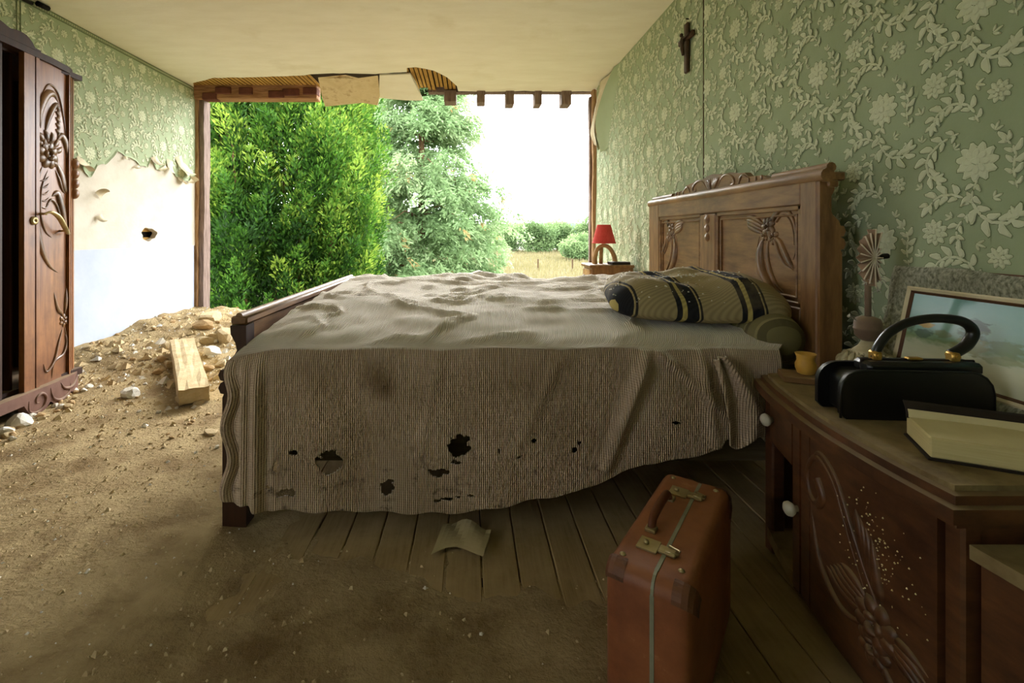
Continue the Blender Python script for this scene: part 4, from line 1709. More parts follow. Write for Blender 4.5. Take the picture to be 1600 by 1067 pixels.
# head of the plant
stroke(cv, [(-.09, 1.74), (-.03, 1.86), (.05, 1.84), (.10, 1.72), (.13, 1.58)], .008, ward_map, 1, 8, 'both')
stroke(cv, [(-.08, 1.60), (-.085, 1.70), (-.04, 1.80), (.02, 1.82), (.06, 1.78)], .026, ward_map, .6, 7, 'leaf')
stroke(cv, [(-.05, 1.58), (-.02, 1.68), (.03, 1.76), (.07, 1.775)], .018, ward_map, .7, 7, 'leaf')
for k in range(5):
    stroke(cv, [(.03, 1.76 - k * .035), (.06, 1.745 - k * .035), (.05, 1.715 - k * .035)], .014, ward_map, .7, 4, 'leaf')
bloom(cv, -.03, 1.46, .085, ward_map, 8, .5)
bloom(cv, -.06, 1.50, .05, ward_map, 6, .7)
bloom(cv, .0, 1.43, .05, ward_map, 6, .7)
for k in range(6):
    a = .3 + k * .45
    stroke(cv, [(-.03 + math.cos(a) * .06, 1.47 + math.sin(a) * .06), (-.03 + math.cos(a) * .10, 1.47 + math.sin(a) * .10), (-.03 + math.cos(a + .15) * .135, 1.47 + math.sin(a + .15) * .13)], .018, ward_map, .6, 4, 'leaf')
# leaves to the right
stroke(cv, [(.04, 1.54), (.08, 1.59), (.12, 1.56), (.145, 1.48), (.15, 1.42)], .024, ward_map, .6, 7, 'leaf')
stroke(cv, [(.04, 1.42), (.08, 1.36), (.11, 1.28), (.15, 1.25)], .026, ward_map, .6, 7, 'leaf')
stroke(cv, [(.03, 1.38), (.06, 1.33), (.09, 1.27), (.13, 1.24)], .010, ward_map, 1, 6, 'leaf')
stroke(cv, [(.0, 1.22), (.05, 1.24), (.09, 1.15), (.12, 1.05), (.15, 1.02)], .026, ward_map, .6, 7, 'leaf')
stroke(cv, [(-.05, 1.14), (-.01, 1.20), (.04, 1.17), (.08, 1.09), (.13, 1.02)], .009, ward_map, 1, 7, 'leaf')
# big sickle
stroke(cv, [(-.06, 1.40), (-.11, 1.28), (-.115, 1.10), (-.08, .93), (-.02, .82), (.06, .77)], .020, ward_map, .6, 9, 'leaf')
stroke(cv, [(-.03, 1.37), (-.075, 1.26), (-.085, 1.12), (-.05, 1.02), (.0, .98)], .008, ward_map, 1, 8, 'both')
for k in range(5):
    stroke(cv, [(-.09, 1.30 - k * .035), (-.05, 1.31 - k * .04), (-.02, 1.335 - k * .04)], .006, ward_map, 1, 4, 'both')
part('carving', cv, M['carve'], door, smooth=True, fix=False, label='carved flower with sickle-shaped leaves')
cv2 = MB()
stroke(cv2, [(.02, .66), (.05, .56), (.09, .52), (.11, .47)], .014, ward_map, .7, 6, 'leaf')
stroke(cv2, [(.13, .68), (.125, .58), (.11, .50)], .016, ward_map, .7, 6, 'leaf')
bloom(cv2, .105, .48, .04, ward_map, 6, .6)
stroke(cv2, [(.10, .44), (.06, .36), (.02, .26), (-.04, .21), (-.06, .26)], .010, ward_map, 1, 7, 'both')
stroke(cv2, [(.11, .44), (.13, .36), (.10, .28), (.02, .25), (.0, .16)], .010, ward_map, 1, 7, 'both')
stroke(cv2, [(.12, .40), (.14, .32), (.15, .24)], .014, ward_map, .7, 6, 'leaf')
part('carving', cv2, M['carve'], door, smooth=True, fix=False, label='small carved sprig low on the door')
# handle and keyhole
hd = MB()
hd.tube(spline([(front_x(2.64) + .035, 2.645, 1.11), (front_x(2.68) + .05, 2.68, 1.125), (front_x(2.74) + .05, 2.74, 1.10), (front_x(2.8) + .045, 2.80, 1.04), (front_x(2.86) + .03, 2.855, 1.005), (front_x(2.89) + .02, 2.885, 1.008)], 6),
        [.004 + .010 * math.sin(PI * min(1, k / 30)) for k in range(31)], 8, True, .7)
hd.tube([(front_x(2.66) - .01, 2.66, 1.115), (front_x(2.66) + .045, 2.66, 1.115)], .007, 8)
hd.tube([(front_x(2.83) - .01, 2.83, 1.02), (front_x(2.83) + .04, 2.83, 1.02)], .007, 8)
part('handle', hd, M['brass'], door, smooth=True, label='curved brass handle')
part('keyhole_plate', MB().lathe([(.024, 0), (.024, .004), (.016, .009), (.006, .009), (.006, .002)], (front_x(2.60) + .008, 2.615, 1.075), 18, 'X'), M['brass'], door, smooth=True, label='round brass keyhole plate')
# centre bay standing open: near door jamb strips
part('stile', curved_board(2.36, 2.44, .13, 1.99, -.01, .03), M['ward_dark'], ward, autos=30)
part('door', curved_board(1.56, 2.36, .14, 1.98, -.004, .02), M['ward_dark'], ward, autos=30)
# top moulding, crest and scrolled plinth
part('top_moulding', curved_board(1.5, 3.0, 1.985, 2.022, .010, .30, 30), M['ward_dark'], ward, autos=30)


def crest_z(y):
    d = y - 1.9
    z = 2.03
    if y < 2.62:
        z += .028 + .05 * max(0, 1 - abs(d) / .75)
        z += .016 * abs(math.sin((y - 2.62) * PI / .16))
        z -= .02 * max(0, (y - 2.57) / .05)
    return z


part('crest', curved_board(1.5, 2.66, 2.02, 2.03, .012, .03, 60, zfn=crest_z), M['ward_dark'], ward, autos=30)


def plinth_bot(y):
    return .0


def plinth():
    mb = MB()
    n = 60
    vs, fs = [], []
    for i in range(n + 1):
        y = 1.5 + 1.53 * i / n
        x = front_x(y) + .035
        # scalloped lower edge: scroll feet touch the ground
        z = .085
        for c, w in ((2.62, .09), (2.79, .10), (2.95, .07)):
            d = abs(y - c) / w
            if d < 1:
                z = min(z, .085 - .075 * math.sqrt(1 - d * d))
        top = .145
        vs += [(x, y, z), (x, y, top), (x - .05, y, top), (x - .05, y, z)]
    for i in range(n):
        a, b = 4 * i, 4 * i + 4
        for q in range(4):
            fs.append((a + q, b + q, b + (q + 1) % 4, a + (q + 1) % 4))
    fs += [(0, 1, 2, 3), (4 * n + 3, 4 * n + 2, 4 * n + 1, 4 * n)]
    return mb.add(vs, fs)


pl = part('plinth', plinth(), M['plinth'], ward, autos=30, label='scrolled dusty plinth')


def pl_map(u, v, h):
    return (front_x(u) + .035 + h, u, v)


pc = MB()
stroke(pc, [(2.55, .10), (2.555, .045), (2.60, .022), (2.65, .04), (2.665, .085), (2.635, .115), (2.60, .10), (2.60, .075), (2.625, .07)], .009, pl_map, 1, 6, 'both')
stroke(pc, [(2.70, .125), (2.72, .06), (2.78, .03), (2.85, .05), (2.87, .10)], .009, pl_map, 1, 6, 'both')
stroke(pc, [(2.78, .13), (2.81, .09), (2.87, .075), (2.93, .10), (2.95, .13)], .010, pl_map, 1, 6, 'both')
part('scroll', pc, M['plinth'], pl, smooth=True, fix=False)

# ------------------------------------------------------------------ dressing table
VT = .56
van = thing('dressing_table', 'dark bow-fronted dressing table with a carved door beside the bed', 'dressing table', (1.1, 1.0, 0))
VF = [(1.53, .925), (1.42, .888), (1.30, .857), (1.16, .830), (1.04, .818), (.92, .815), (.80, .822)]     # (y, x) of the top's front edge


def van_front(off=0.0, per=5):
    s = spline([(x, y, 0) for y, x in VF], per)
    return [(p.x + off, p.y) for p in s]


def top_layer(off, z0, z1, y0=.80, y1=1.53, ins=0.0):
    f = [(x, min(max(y, y0 + ins), y1 - ins)) for x, y in van_front(off)]
    out = f + [(1.355, y0 + ins), (1.355, y1 - ins)]
    return MB().prism(out, lambda a, b: (a, b, z0), lambda a, b: (a, b, z1))


top_o = part('top', top_layer(.03, VT - .012, VT, ins=.03), M['vanity_top'], van, label='dusty top')
part('moulding', top_layer(.014, VT - .028, VT - .010, ins=.014), M['vanity'], top_o)
part('moulding', top_layer(-.004, VT - .052, VT - .026), M['vanity'], top_o)
part('moulding', top_layer(.016, VT - .066, VT - .050, ins=.014), M['vanity'], top_o)


def van_x(y):
    for (a, xa), (b, xb) in zip(VF, VF[1:]):
        if b <= y <= a:
            t = (y - a) / (b - a)
            return xa + (xb - xa) * t + .03
    return VF[-1][1] + .03 if y < VF[-1][0] else VF[0][1] + .03


def van_board(y0, y1, z0, z1, out=0.0, thick=.018, n=14):
    mb = MB()
    vs, fs = [], []
    for i in range(n + 1):
        y = y0 + (y1 - y0) * i / n
        x = van_x(y) - out
        vs += [(x, y, z0), (x, y, z1), (x + thick, y, z1), (x + thick, y, z0)]
    for i in range(n):
        a, b = 4 * i, 4 * i + 4
        for q in range(4):
            fs.append((a + q, b + q, b + (q + 1) % 4, a + (q + 1) % 4))
    fs += [(0, 1, 2, 3), (4 * n + 3, 4 * n + 2, 4 * n + 1, 4 * n)]
    return mb.add(vs, fs)


carc = MB()
carc.box(.965, 1.35, 1.492, 1.51, .03, .50)
carc.box(.89, 1.35, 1.285, 1.30, .03, .50)
carc.box(.86, 1.35, .82, .838, .03, .50)
carc.box(1.335, 1.35, .82, 1.50, .03, .50)
part('carcass', carc, M['vanity'], van)
part('leg', MB().box(.945, .985, 1.475, 1.515, 0, .50, .005), M['vanity'], van)
part('leg', MB().box(.850, .885, .815, .85, 0, .50, .005), M['vanity'], van)
part('niche_shelf', van_board(1.29, 1.50, .04, .075, 0, .42), M['vanity_top'], van, label='dusty bottom shelf of the open niche')
drawer = part('drawer', van_board(1.305, 1.475, .365, .49, 0, .03), M['vanity'], van, autos=30)
vdoor = part('door', van_board(.855, 1.285, .05, .495, .004, .02), M['vanity'], van, autos=30)
for dy, o in ((1.245, .008), (1.20, .006)):
    part('stile_bead', van_board(dy, dy + .036, .055, .49, o, .01, 3), M['vanity'], vdoor, autos=30)
part('plinth', van_board(.83, 1.285, .0, .055, -.03, .03), M['vanity'], van, autos=30)


def knob(mbx, p, r):
    mbx.lathe([(r * .4, .012), (r * .4, 0), (r * .75, -.006), (r, -.014), (r * .9, -.022), (r * .5, -.027), (.001, -.028)], p, 16, 'X')
    return mbx


part('knob', knob(MB(), (van_x(1.44) - .005, 1.445, .434), .019), M['knob'], drawer, smooth=True, label='pale round knob')
part('knob', knob(MB(), (van_x(1.255) - .015, 1.255, .273), .019), M['knob'], vdoor, smooth=True, label='pale round knob')


def van_map(u, v, h):
    return (van_x(u) - .004 - h, u, v)


vc = MB()
stroke(vc, [(1.165, .40), (1.145, .365), (1.165, .335), (1.20, .345), (1.21, .40), (1.17, .45), (1.11, .42), (1.06, .33), (1.01, .24)], .014, van_map, .7, 8, 'tip')
stroke(vc, [(1.20, .41), (1.16, .465), (1.10, .44), (1.05, .36), (1.0, .27), (.97, .22)], .007, van_map, 1, 8, 'both')
stroke(vc, [(1.19, .30), (1.15, .20), (1.08, .15), (1.0, .17)], .010, van_map, .9, 8, 'both')
for k in range(5):
    stroke(vc, [(1.13 - k * .012, .21 + k * .01), (1.07 - k * .008, .19 + k * .014), (1.0, .19 + k * .008)], .011, van_map, .7, 5, 'leaf')
for k in range(4):
    stroke(vc, [(1.035 - k * .014, .40 - k * .012), (1.01 - k * .012, .33 - k * .02), (.985 - k * .008, .25)], .014, van_map, .7, 6, 'leaf')
for k in range(4):
    stroke(vc, [(.95, .20 - k * .01), (.91, .20 - k * .014), (.87, .185 - k * .02)], .010, van_map, .7, 5, 'leaf')
bloom(vc, .98, .19, .055, van_map, 8, .6)
bloom(vc, .985, .14, .042, van_map, 7, .6)
stroke(vc, [(.97, .13), (.93, .09), (.88, .085)], .012, van_map, .7, 5, 'leaf')
part('carving', vc, M['vanity'], vdoor, smooth=True, fix=False, label='carved flower with swirling leaves')
# specks of flaked plaster stuck to the door
spk = MB()
for k in range(170):
    y, z = random.gauss(.985, .05), random.gauss(.33, .055)
    if not (.87 < y < 1.2 and .12 < z < .47):
        continue
    r = random.uniform(.0008, .0026)
    x = van_x(y) - .0045
    spk.add([(x, y - r, z), (x, y, z + r), (x, y + r, z), (x, y, z - r), (x - r, y, z)], [(0, 1, 4), (1, 2, 4), (2, 3, 4), (3, 0, 4)])
part('specks', spk, M['page_top'], vdoor, stuff=True)
# lower middle part towards the viewer
lo = [(.845, .80), (.855, .70), (.88, .58), (.92, .42), (.92, .34), (1.355, .34), (1.355, .80)]
part('lower_shelf', MB().prism(lo, lambda a, b: (a, b, .452), lambda a, b: (a, b, .476)), M['vanity_top'], van, label='lower dusty ledge at the near end')
part('lower_panel', MB().prism([(x + .02, min(y, .80)) for x, y in lo[:5]] + [(1.35, .36), (1.35, .79)], lambda a, b: (a, b, .04), lambda a, b: (a, b, .452)), M['vanity'], van)

# ------------------------------------------------------------------ things on the dressing table
# handbag
HB = (1.055, 1.145, VT)
bag = thing('handbag', 'black leather handbag with an arched handle on the dressing table', 'handbag', HB, math.radians(-4))


def bag_panel(y0, y1, w, h, rad, grow=0):
    o = []
    for k in range(9):
        a = PI / 2 * k / 8
        o.append((w - rad + math.sin(a) * rad, h - rad + math.cos(a) * rad))
    o += [(w, .012), (w - .012, 0), (-w + .012, 0), (-w, .012)]
    for k in range(9):
        a = PI / 2 * k / 8
        o.append((-w + rad - math.cos(a) * rad, h - rad + math.sin(a) * rad))
    return MB().prism(o, lambda a, b: (a, y0, b + .001), lambda a, b: (a, y1, b + .001))


def local(name, mb, m, parent, **k):
    return part(name, mb, m, parent, local=True, **k)


body = local('body', bag_panel(-.032, -.020, .170, .116, .05), M['leather'], bag, autos=40)
local('back_panel', bag_panel(.050, .062, .170, .116, .05), M['leather'], bag, autos=40)
local('gusset', bag_panel(-.020, .050, .142, .104, .03), M['leather'], bag, autos=40)
pip = MB()
pip.tube([(-.17, -.031, .004), (-.17, -.031, .067), (-.165, -.031, .088), (-.153, -.031, .104), (-.138, -.031, .113), (-.12, -.031, .117), (.12, -.031, .117), (.138, -.031, .113), (.153, -.031, .104), (.165, -.031, .088), (.17, -.031, .067), (.17, -.031, .004)], .003, 6)
local('piping', pip, M['leather'], body, smooth=True)
FS, FY = .038, -.004
local('frame', MB().box(FS - .135, FS + .125, FY - .016, FY + .042, .105, .134, .008), M['leather'], bag, autos=40)
local('frame_seam', MB().box(FS - .136, FS + .126, FY + .010, FY + .016, .110, .137, .002), M['cover'], bag)
hp = spline([(FS + a, FY + .015, b) for a, b in ((-.100, .138), (-.092, .165), (-.066, .20), (-.02, .226), (.04, .236), (.10, .229), (.124, .205), (.112, .175), (.09, .157), (.076, .150))], 6)
local('handle', MB().tube(hp, .0125, 10, True, .8), M['leather'], bag, smooth=True)
for x in (FS - .100, FS + .078):
    local('clasp', MB().box(x - .010, x + .010, FY + .002, FY + .026, .132, .156, .004).tube([(x, FY - .002, .146), (x, FY + .030, .146)], .005, 8), M['gold'], bag, autos=40, label='gilt handle mount')
local('lock', MB().box(FS - .03, FS + .005, FY + .004, FY + .022, .135, .141, .003), M['gold'], bag, label='gilt catch')

# book
BKA = math.radians(-27)
book = thing('book', 'thick old book with cream pages lying open by the handbag', 'book', (.900, .925, VT), BKA)
local('page_block', MB().box(0, .215, .0, .125, .004, .044, .003), M['page'], book)
local('lower_cover', MB().box(-.004, .218, -.004, .128, 0, .004, .001), M['cover'], book)
local('top_page', MB().grid(lambda u, v: (.002 + .211 * u, .002 + .121 * v, .0445 + .004 * math.sin(u * 3) * v), 8, 6), M['page_top'], book, smooth=True)
lf = MB().grid(lambda u, v: (.0 + .205 * u, .112 - .004 * v + .022 * v * v, .044 + .024 * v ** .8), 8, 6)
local('raised_leaf', lf, M['page_top'], book, smooth=True, label='raised cream leaf')
cvm = MB().grid(lambda u, v: (-.003 + .212 * u, .117 - .004 * v + .024 * v * v, .042 + .030 * v ** .8), 8, 6)
cvo = local('upper_cover', cvm, M['cover'], book, smooth=True, label='dark cover leaning on the handbag')
cvo.modifiers.new('t', 'SOLIDIFY').thickness = .003

# small board with a cup
tb = single('small_board', MB().box(-.058, .058, -.045, .045, .001, .019, .002), M['tray'], 'small square wooden board under the amber cup', 'board', origin=(1.005, 1.425, VT), rotz=math.radians(-22), local=True)
cup = MB()
cup.lathe([(.016, 0), (.022, .003), (.027, .018), (.0275, .030), (.023, .042), (.0235, .050), (.028, .062), (.0265, .062), (.021, .048), (.022, .03), (.016, .012), (.001, .01)], (0, 0, 0), 22)
single('cup', cup, M['cup'], 'little amber waisted cup standing on the small board', 'cup', origin=(1.015, 1.428, VT + .019), local=True, smooth=True)
# dark flat book under the lamp
single('dark_notebook', MB().box(-.075, .075, -.06, .06, .0005, .035, .003), M['cover'], 'thick dark booklet under the shadeless lamp', 'book', origin=(1.185, 1.435, VT), rotz=.1, local=True)

# lamp without its shade: cast base, turned ball, stem, tattered pleated rosette
LP = (1.20, 1.425, VT + .035)
lamp = thing('table_lamp', 'grey cast table lamp with a tattered starburst shade by the headboard', 'lamp', LP)
bp = MB().lathe([(.078, 0), (.080, .006), (.074, .012), (.066, .022), (.054, .034), (.044, .042), (.040, .046), (.041, .052), (.036, .058), (.022, .072), (.016, .086), (.001, .088)], (0, 0, 0), 32)
base = local('base', bp, M['lampbase'], lamp, smooth=True, label='cast base with leaf relief')
rl = MB()
for k in range(14):
    a = 2 * PI * k / 14
    for s, q in ((.5, .012), (0, .0)):
        pts = [(math.cos(a + s * .22) * r, math.sin(a + s * .22) * r, h) for r, h in ((.078 - q, .008 + q * .8), (.068 - q, .024 + q), (.055 - q * .6, .037 + q))]
        rl.tube(spline(pts, 4), [.002 + .007 * math.sin(PI * i / 8) for i in range(9)], 5)
local('leaf_relief', rl, M['lampbase'], base, smooth=True)
bdz = MB()
for k in range(20):
    a = 2 * PI * k / 20
    bdz.lathe([(.001, -.004), (.004, 0), (.001, .004)], (math.cos(a) * .041, math.sin(a) * .041, .049), 6)
local('bead_ring', bdz, M['lampbase'], base, smooth=True)
local('turned_ball', MB().lathe([(.012, .084), (.022, .090), (.032, .100), (.034, .116), (.036, .119), (.036, .123), (.034, .126), (.034, .140), (.030, .152), (.016, .158), (.001, .159)], (0, 0, 0), 26), M['lampwood'], lamp, smooth=True)
local('stem', MB().tube([(0, 0, .155), (0, 0, .29)], .0085, 10), M['lampwood'], lamp, smooth=True)
# rosette: a pleated fan facing the viewer, ribs fanned round the centre
ro, rbs = MB(), MB()
cz, cyy = .335, -.014
R0 = []
NR = 34
for k in range(NR):
    a = 2 * PI * k / NR
    rr = .069 * (1 + .12 * math.cos(2 * a - PI)) * random.uniform(.9, 1.08)
    if math.cos(a) > .6:
        rr *= .62
    sx = .62
    R0.append((math.cos(a) * rr * sx, (.010 if k % 2 else -.006) + random.uniform(-.003, .003), math.sin(a) * rr * 1.06))
vs = [(0, cyy - .008, cz)] + [(x, cyy + y, cz + z) for x, y, z in R0]
ro.add(vs, [(0, 1 + k, 1 + (k + 1) % NR) for k in range(NR)])
fan = local('pleated_shade', ro, M['shade'], lamp, fix=False, label='collapsed pleated shade')
fan.modifiers.new('t', 'SOLIDIFY').thickness = .0015
for k in range(0, NR, 1):
    if k % 2:
        continue
    x, y, z = R0[k]
    rbs.tube([(0, cyy - .010, cz), (x * 1.03, cyy + y - .003, cz + z * 1.03)], [.0016, .0022], 5)
local('shade_rib', rbs, M['wire'], lamp, smooth=True)
local('socket', MB().tube([(0, 0, .285), (0, 0, .345)], .011, 10).tube([(0, -.005, .335), (.055, -.005, .340)], .008, 8), M['cover'], lamp, smooth=True)
lt = MB()
for c in ((-.055, 0, .16), (-.012, -.012, .262), (.02, -.01, .27), (.03, .0, .235)):
    for k in range(7):
        d = Vector((random.uniform(-1, 1), random.uniform(-1, 1), random.uniform(-1, 1))).normalized() * random.uniform(.008, .02)
        lt.tube([Vector(c), Vector(c) + d * .6 + Vector((0, 0, .004)), Vector(c) + d], .0012, 4)
lt.tube([(-.034, 0, .145), (-.055, 0, .16)], .0012, 4)
local('cobweb', lt, M['lint'], lamp, label='tufts of lint', stuff=True)

# framed picture leaning on the wall
pic = thing('framed_picture', 'grey framed farm scene print leaning on the wall behind the handbag', 'picture', (1.32, 1.10, VT))
PH, PL0, PL1 = .345, .84, 1.50          # height and extent along Y
LEAN = math.atan2(.075, PH)


def pic_map(y, v, h):
    """y along the wall, v up the picture, h out of its face"""
    return (1.285 + v * math.sin(LEAN) - h * math.cos(LEAN), y, VT + .002 + v * math.cos(LEAN) + h * math.sin(LEAN))


def frame_ring(y0, y1, v0, v1, w, h0, h1, hin):
    """mitred frame ring with outer height h0, crown h1, inner height hin"""
    mb = MB()
    def ring(ins, h):
        return [pic_map(y0 + ins, v0 + ins, h), pic_map(y1 - ins, v0 + ins, h), pic_map(y1 - ins, v1 - ins, h), pic_map(y0 + ins, v1 - ins, h)]
    R = ring(0, 0) + ring(0, h0) + ring(w * .35, h1) + ring(w, hin) + ring(w, 0)
    fs = []
    for q in range(4):
        for k in range(4):
            fs.append((q * 4 + k, q * 4 + (k + 1) % 4, (q + 1) * 4 + (k + 1) % 4, (q + 1) * 4 + k))
    return mb.add(R, fs)


def wavy_frame():
    mb = MB()
    w = .062
    y0, y1, v0, v1 = PL0, PL1, 0, PH
    loop = []
    n = 26
    cs = [(y0, v0), (y1, v0), (y1, v1), (y0, v1)]
    ins = [(y0 + w, v0 + .032), (y1 - w, v0 + .032), (y1 - w, v1 - w), (y0 + w, v1 - w)]
    rows = []
    for q in range(4):
        a, b = cs[q], cs[(q + 1) % 4]
        c, d = ins[q], ins[(q + 1) % 4]
        for k in range(n):
            t = k / n
            wob = .006 * math.sin(t * 11 + q) * math.sin(PI * t)
            o = (a[0] + (b[0] - a[0]) * t, a[1] + (b[1] - a[1]) * t)
            nx, ny = ((0, 1), (-1, 0), (0, -1), (1, 0))[q]
            o = (o[0] + nx * wob, max(0, o[1] + ny * wob))
            i = (c[0] + (d[0] - c[0]) * t, c[1] + (d[1] - c[1]) * t)
            m_ = (o[0] * .65 + i[0] * .35, o[1] * .65 + i[1] * .35)
            rows.append([pic_map(*o, 0), pic_map(*o, .012), pic_map(*m_, .024 + .002 * math.sin(k * 2.3)), pic_map(*i, .012), pic_map(*i, 0)])
    vs = [v for r in rows for v in r]
    N_ = len(rows)
    fs = [(i * 5 + k, i * 5 + k + 1, ((i + 1) % N_) * 5 + k + 1, ((i + 1) % N_) * 5 + k) for i in range(N_) for k in range(4)]
    return mb.add(vs, fs)


part('frame', wavy_frame(), M['silver'], pic, autos=50, label='wide grey frame with hammered texture')
part('slip', frame_ring(PL0 + .060, PL1 - .060, .030, PH - .060, .012, .013, .015, .010), M['slip'], pic, label='cream inner slip')
part('inner_slip', frame_ring(PL0 + .071, PL1 - .071, .041, PH - .071, .008, .010, .012, .006), M['slip_brown'], pic, label='brown inner slip')


def picture_material():
    m = bpy.data.materials.new('farm_print')
    m.use_nodes = True
    N, L = m.node_tree.nodes, m.node_tree.links
    p = N['Principled BSDF']
    p.inputs['Roughness'].default_value = .22
    p.inputs['Specular IOR Level'].default_value = .5
    uv = N.new('ShaderNodeUVMap')
    sp = N.new('ShaderNodeSeparateXYZ')
    L.new(uv.outputs['UV'], sp.inputs['Vector'])
    nz = N.new('ShaderNodeTexNoise')
    nz.inputs['Scale'].default_value = 16
    nz.inputs['Detail'].default_value = 8
    L.new(uv.outputs['UV'], nz.inputs['Vector'])
    ad = N.new('ShaderNodeMath')
    ad.operation = 'MULTIPLY_ADD'
    ad.inputs[1].default_value = .16
    L.new(nz.outputs['Fac'], ad.inputs[0])
    L.new(sp.outputs['Y'], ad.inputs[2])
    rp = N.new('ShaderNodeValToRGB')
    e = rp.color_ramp.elements
    st = [(0, (196, 198, 170)), (.30, (212, 212, 182)), (.44, (196, 202, 172)), (.52, (128, 152, 110)), (.62, (138, 172, 154)), (.74, (146, 186, 180)), (1, (128, 174, 172))]
    while len(e) < len(st):
        e.new(.5)
    for i, (pos, cc) in enumerate(st):
        e[i].position = pos
        e[i].color = lin(*cc)
    L.new(ad.outputs[0], rp.inputs['Fac'])
    col = rp.outputs['Color']
    # soft painted shapes: rick, cart and bushes
    for (cx, cy, rx, ry, cc, amt) in ((.37, .60, .075, .13, (84, 100, 76), .9), (.37, .70, .065, .07, (74, 92, 88), .9), (.37, .46, .09, .10, (134, 138, 94), .9), (.12, .60, .05, .05, (186, 152, 72), .95), (.12, .49, .05, .07, (88, 110, 96), .8),
                                       (.53, .50, .09, .10, (104, 128, 82), .8), (.03, .55, .035, .09, (92, 116, 92), .7), (.52, .37, .09, .05, (132, 144, 96), .7), (.22, .52, .04, .06, (120, 126, 84), .6), (.75, .55, .12, .12, (98, 122, 88), .8)):
        mp = N.new('ShaderNodeMapping')
        mp.vector_type = 'TEXTURE'
        mp.inputs['Location'].default_value = (cx, cy, 0)
        mp.inputs['Scale'].default_value = (rx, ry, 1)
        L.new(uv.outputs['UV'], mp.inputs['Vector'])
        ln = N.new('ShaderNodeVectorMath')
        ln.operation = 'LENGTH'
        L.new(mp.outputs['Vector'], ln.inputs[0])
        s2 = N.new('ShaderNodeMath')
        s2.operation = 'MULTIPLY_ADD'
        s2.inputs[1].default_value = 2.2
        L.new(nz.outputs['Fac'], s2.inputs[0])
        L.new(ln.outputs['Value'], s2.inputs[2])
        mr = N.new('ShaderNodeMapRange')
        mr.inputs['From Min'].default_value = 2.15
        mr.inputs['From Max'].default_value = 1.85
        mr.inputs['To Max'].default_value = amt
        L.new(s2.outputs[0], mr.inputs['Value'])
        mx = N.new('ShaderNodeMixRGB')
        L.new(mr.outputs['Result'], mx.inputs['Fac'])
        L.new(col, mx.inputs['Color1'])
        mx.inputs['Color2'].default_value = lin(*cc)
        col = mx.outputs['Color']
    L.new(col, p.inputs['Base Color'])
    return m


pf = MB().add([pic_map(PL0 + .07, .04, .005), pic_map(PL1 - .07, .04, .005), pic_map(PL1 - .07, PH - .07, .005), pic_map(PL0 + .07, PH - .07, .005)], [(0, 1, 2, 3)])
po = part('print', pf, picture_material(), pic, fix=False, label='bluish farm scene with a rick and a cart')
uvl = po.data.uv_layers.new(name='UVMap')
for i, uvv in enumerate(((1, 0), (0, 0), (0, 1), (1, 1))):
    uvl.data[i].uv = uvv
part('backing', MB().add([pic_map(PL0, 0.001, -.006), pic_map(PL1, 0.001, -.006), pic_map(PL1, PH, -.006), pic_map(PL0, PH, -.006), pic_map(PL0, .001, .002), pic_map(PL1, .001, .002), pic_map(PL1, PH, .002), pic_map(PL0, PH, .002)],
     [(0, 1, 2, 3), (4, 7, 6, 5), (0, 4, 5, 1), (1, 5, 6, 2), (2, 6, 7, 3), (3, 7, 4, 0)]), M['slip_brown'], pic)

# ------------------------------------------------------------------ suitcase
suit = thing('suitcase', 'worn brown suitcase with brass latches standing upright beside the bed', 'suitcase', (.485, 1.105, 0), math.radians(-37))
SL, SH = .235, .335        # half length, height


def rbox(x0, x1, hl, h, rad, bulge=0.0, n=7):
    """half shell: rounded rectangle in (y, z), extruded in x, with bulged outer face"""
    o = []
    for cx, cz, a0 in ((hl - rad, h - rad, 0), (-hl + rad, h - rad, 1), (-hl + rad, rad, 2), (hl - rad, rad, 3)):
        for k in range(n):
            a = (a0 + k / (n - 1)) * PI / 2
            o.append((cx + math.cos(a) * rad, cz + math.sin(a) * rad))
    m_ = len(o)
    mb = MB()
    rows = []
    sg = 1 if x1 > x0 else -1
    rd = .022
    for t, ins in ((0, 0), (1.0, 0)):
        pass
    levels = [(x0, 0.0), (x1 - sg * rd, 0.0)] + [(x1 - sg * rd * (1 - math.sin(q)), rd * (1 - math.cos(q))) for q in (PI / 6, PI / 3, PI / 2)] + [(x1 + sg * bulge * .7, .06), (x1 + sg * bulge, .12)]
    for x, ins in levels:
        ky, kz = (hl - ins) / hl, (h / 2 - ins) / (h / 2)
        rows.append([(x, y * ky, h / 2 + (z - h / 2) * kz) for y, z in o])
    vs = [v for r in rows for v in r]
    fs = []
    for i in range(len(rows) - 1):
        for k in range(m_):
            fs.append((i * m_ + k, i * m_ + (k + 1) % m_, (i + 1) * m_ + (k + 1) % m_, (i + 1) * m_ + k))
    fs.append(tuple(range(m_)))
    fs.append(tuple((len(rows) - 1) * m_ + k for k in range(m_)))
    return mb.add(vs, fs)


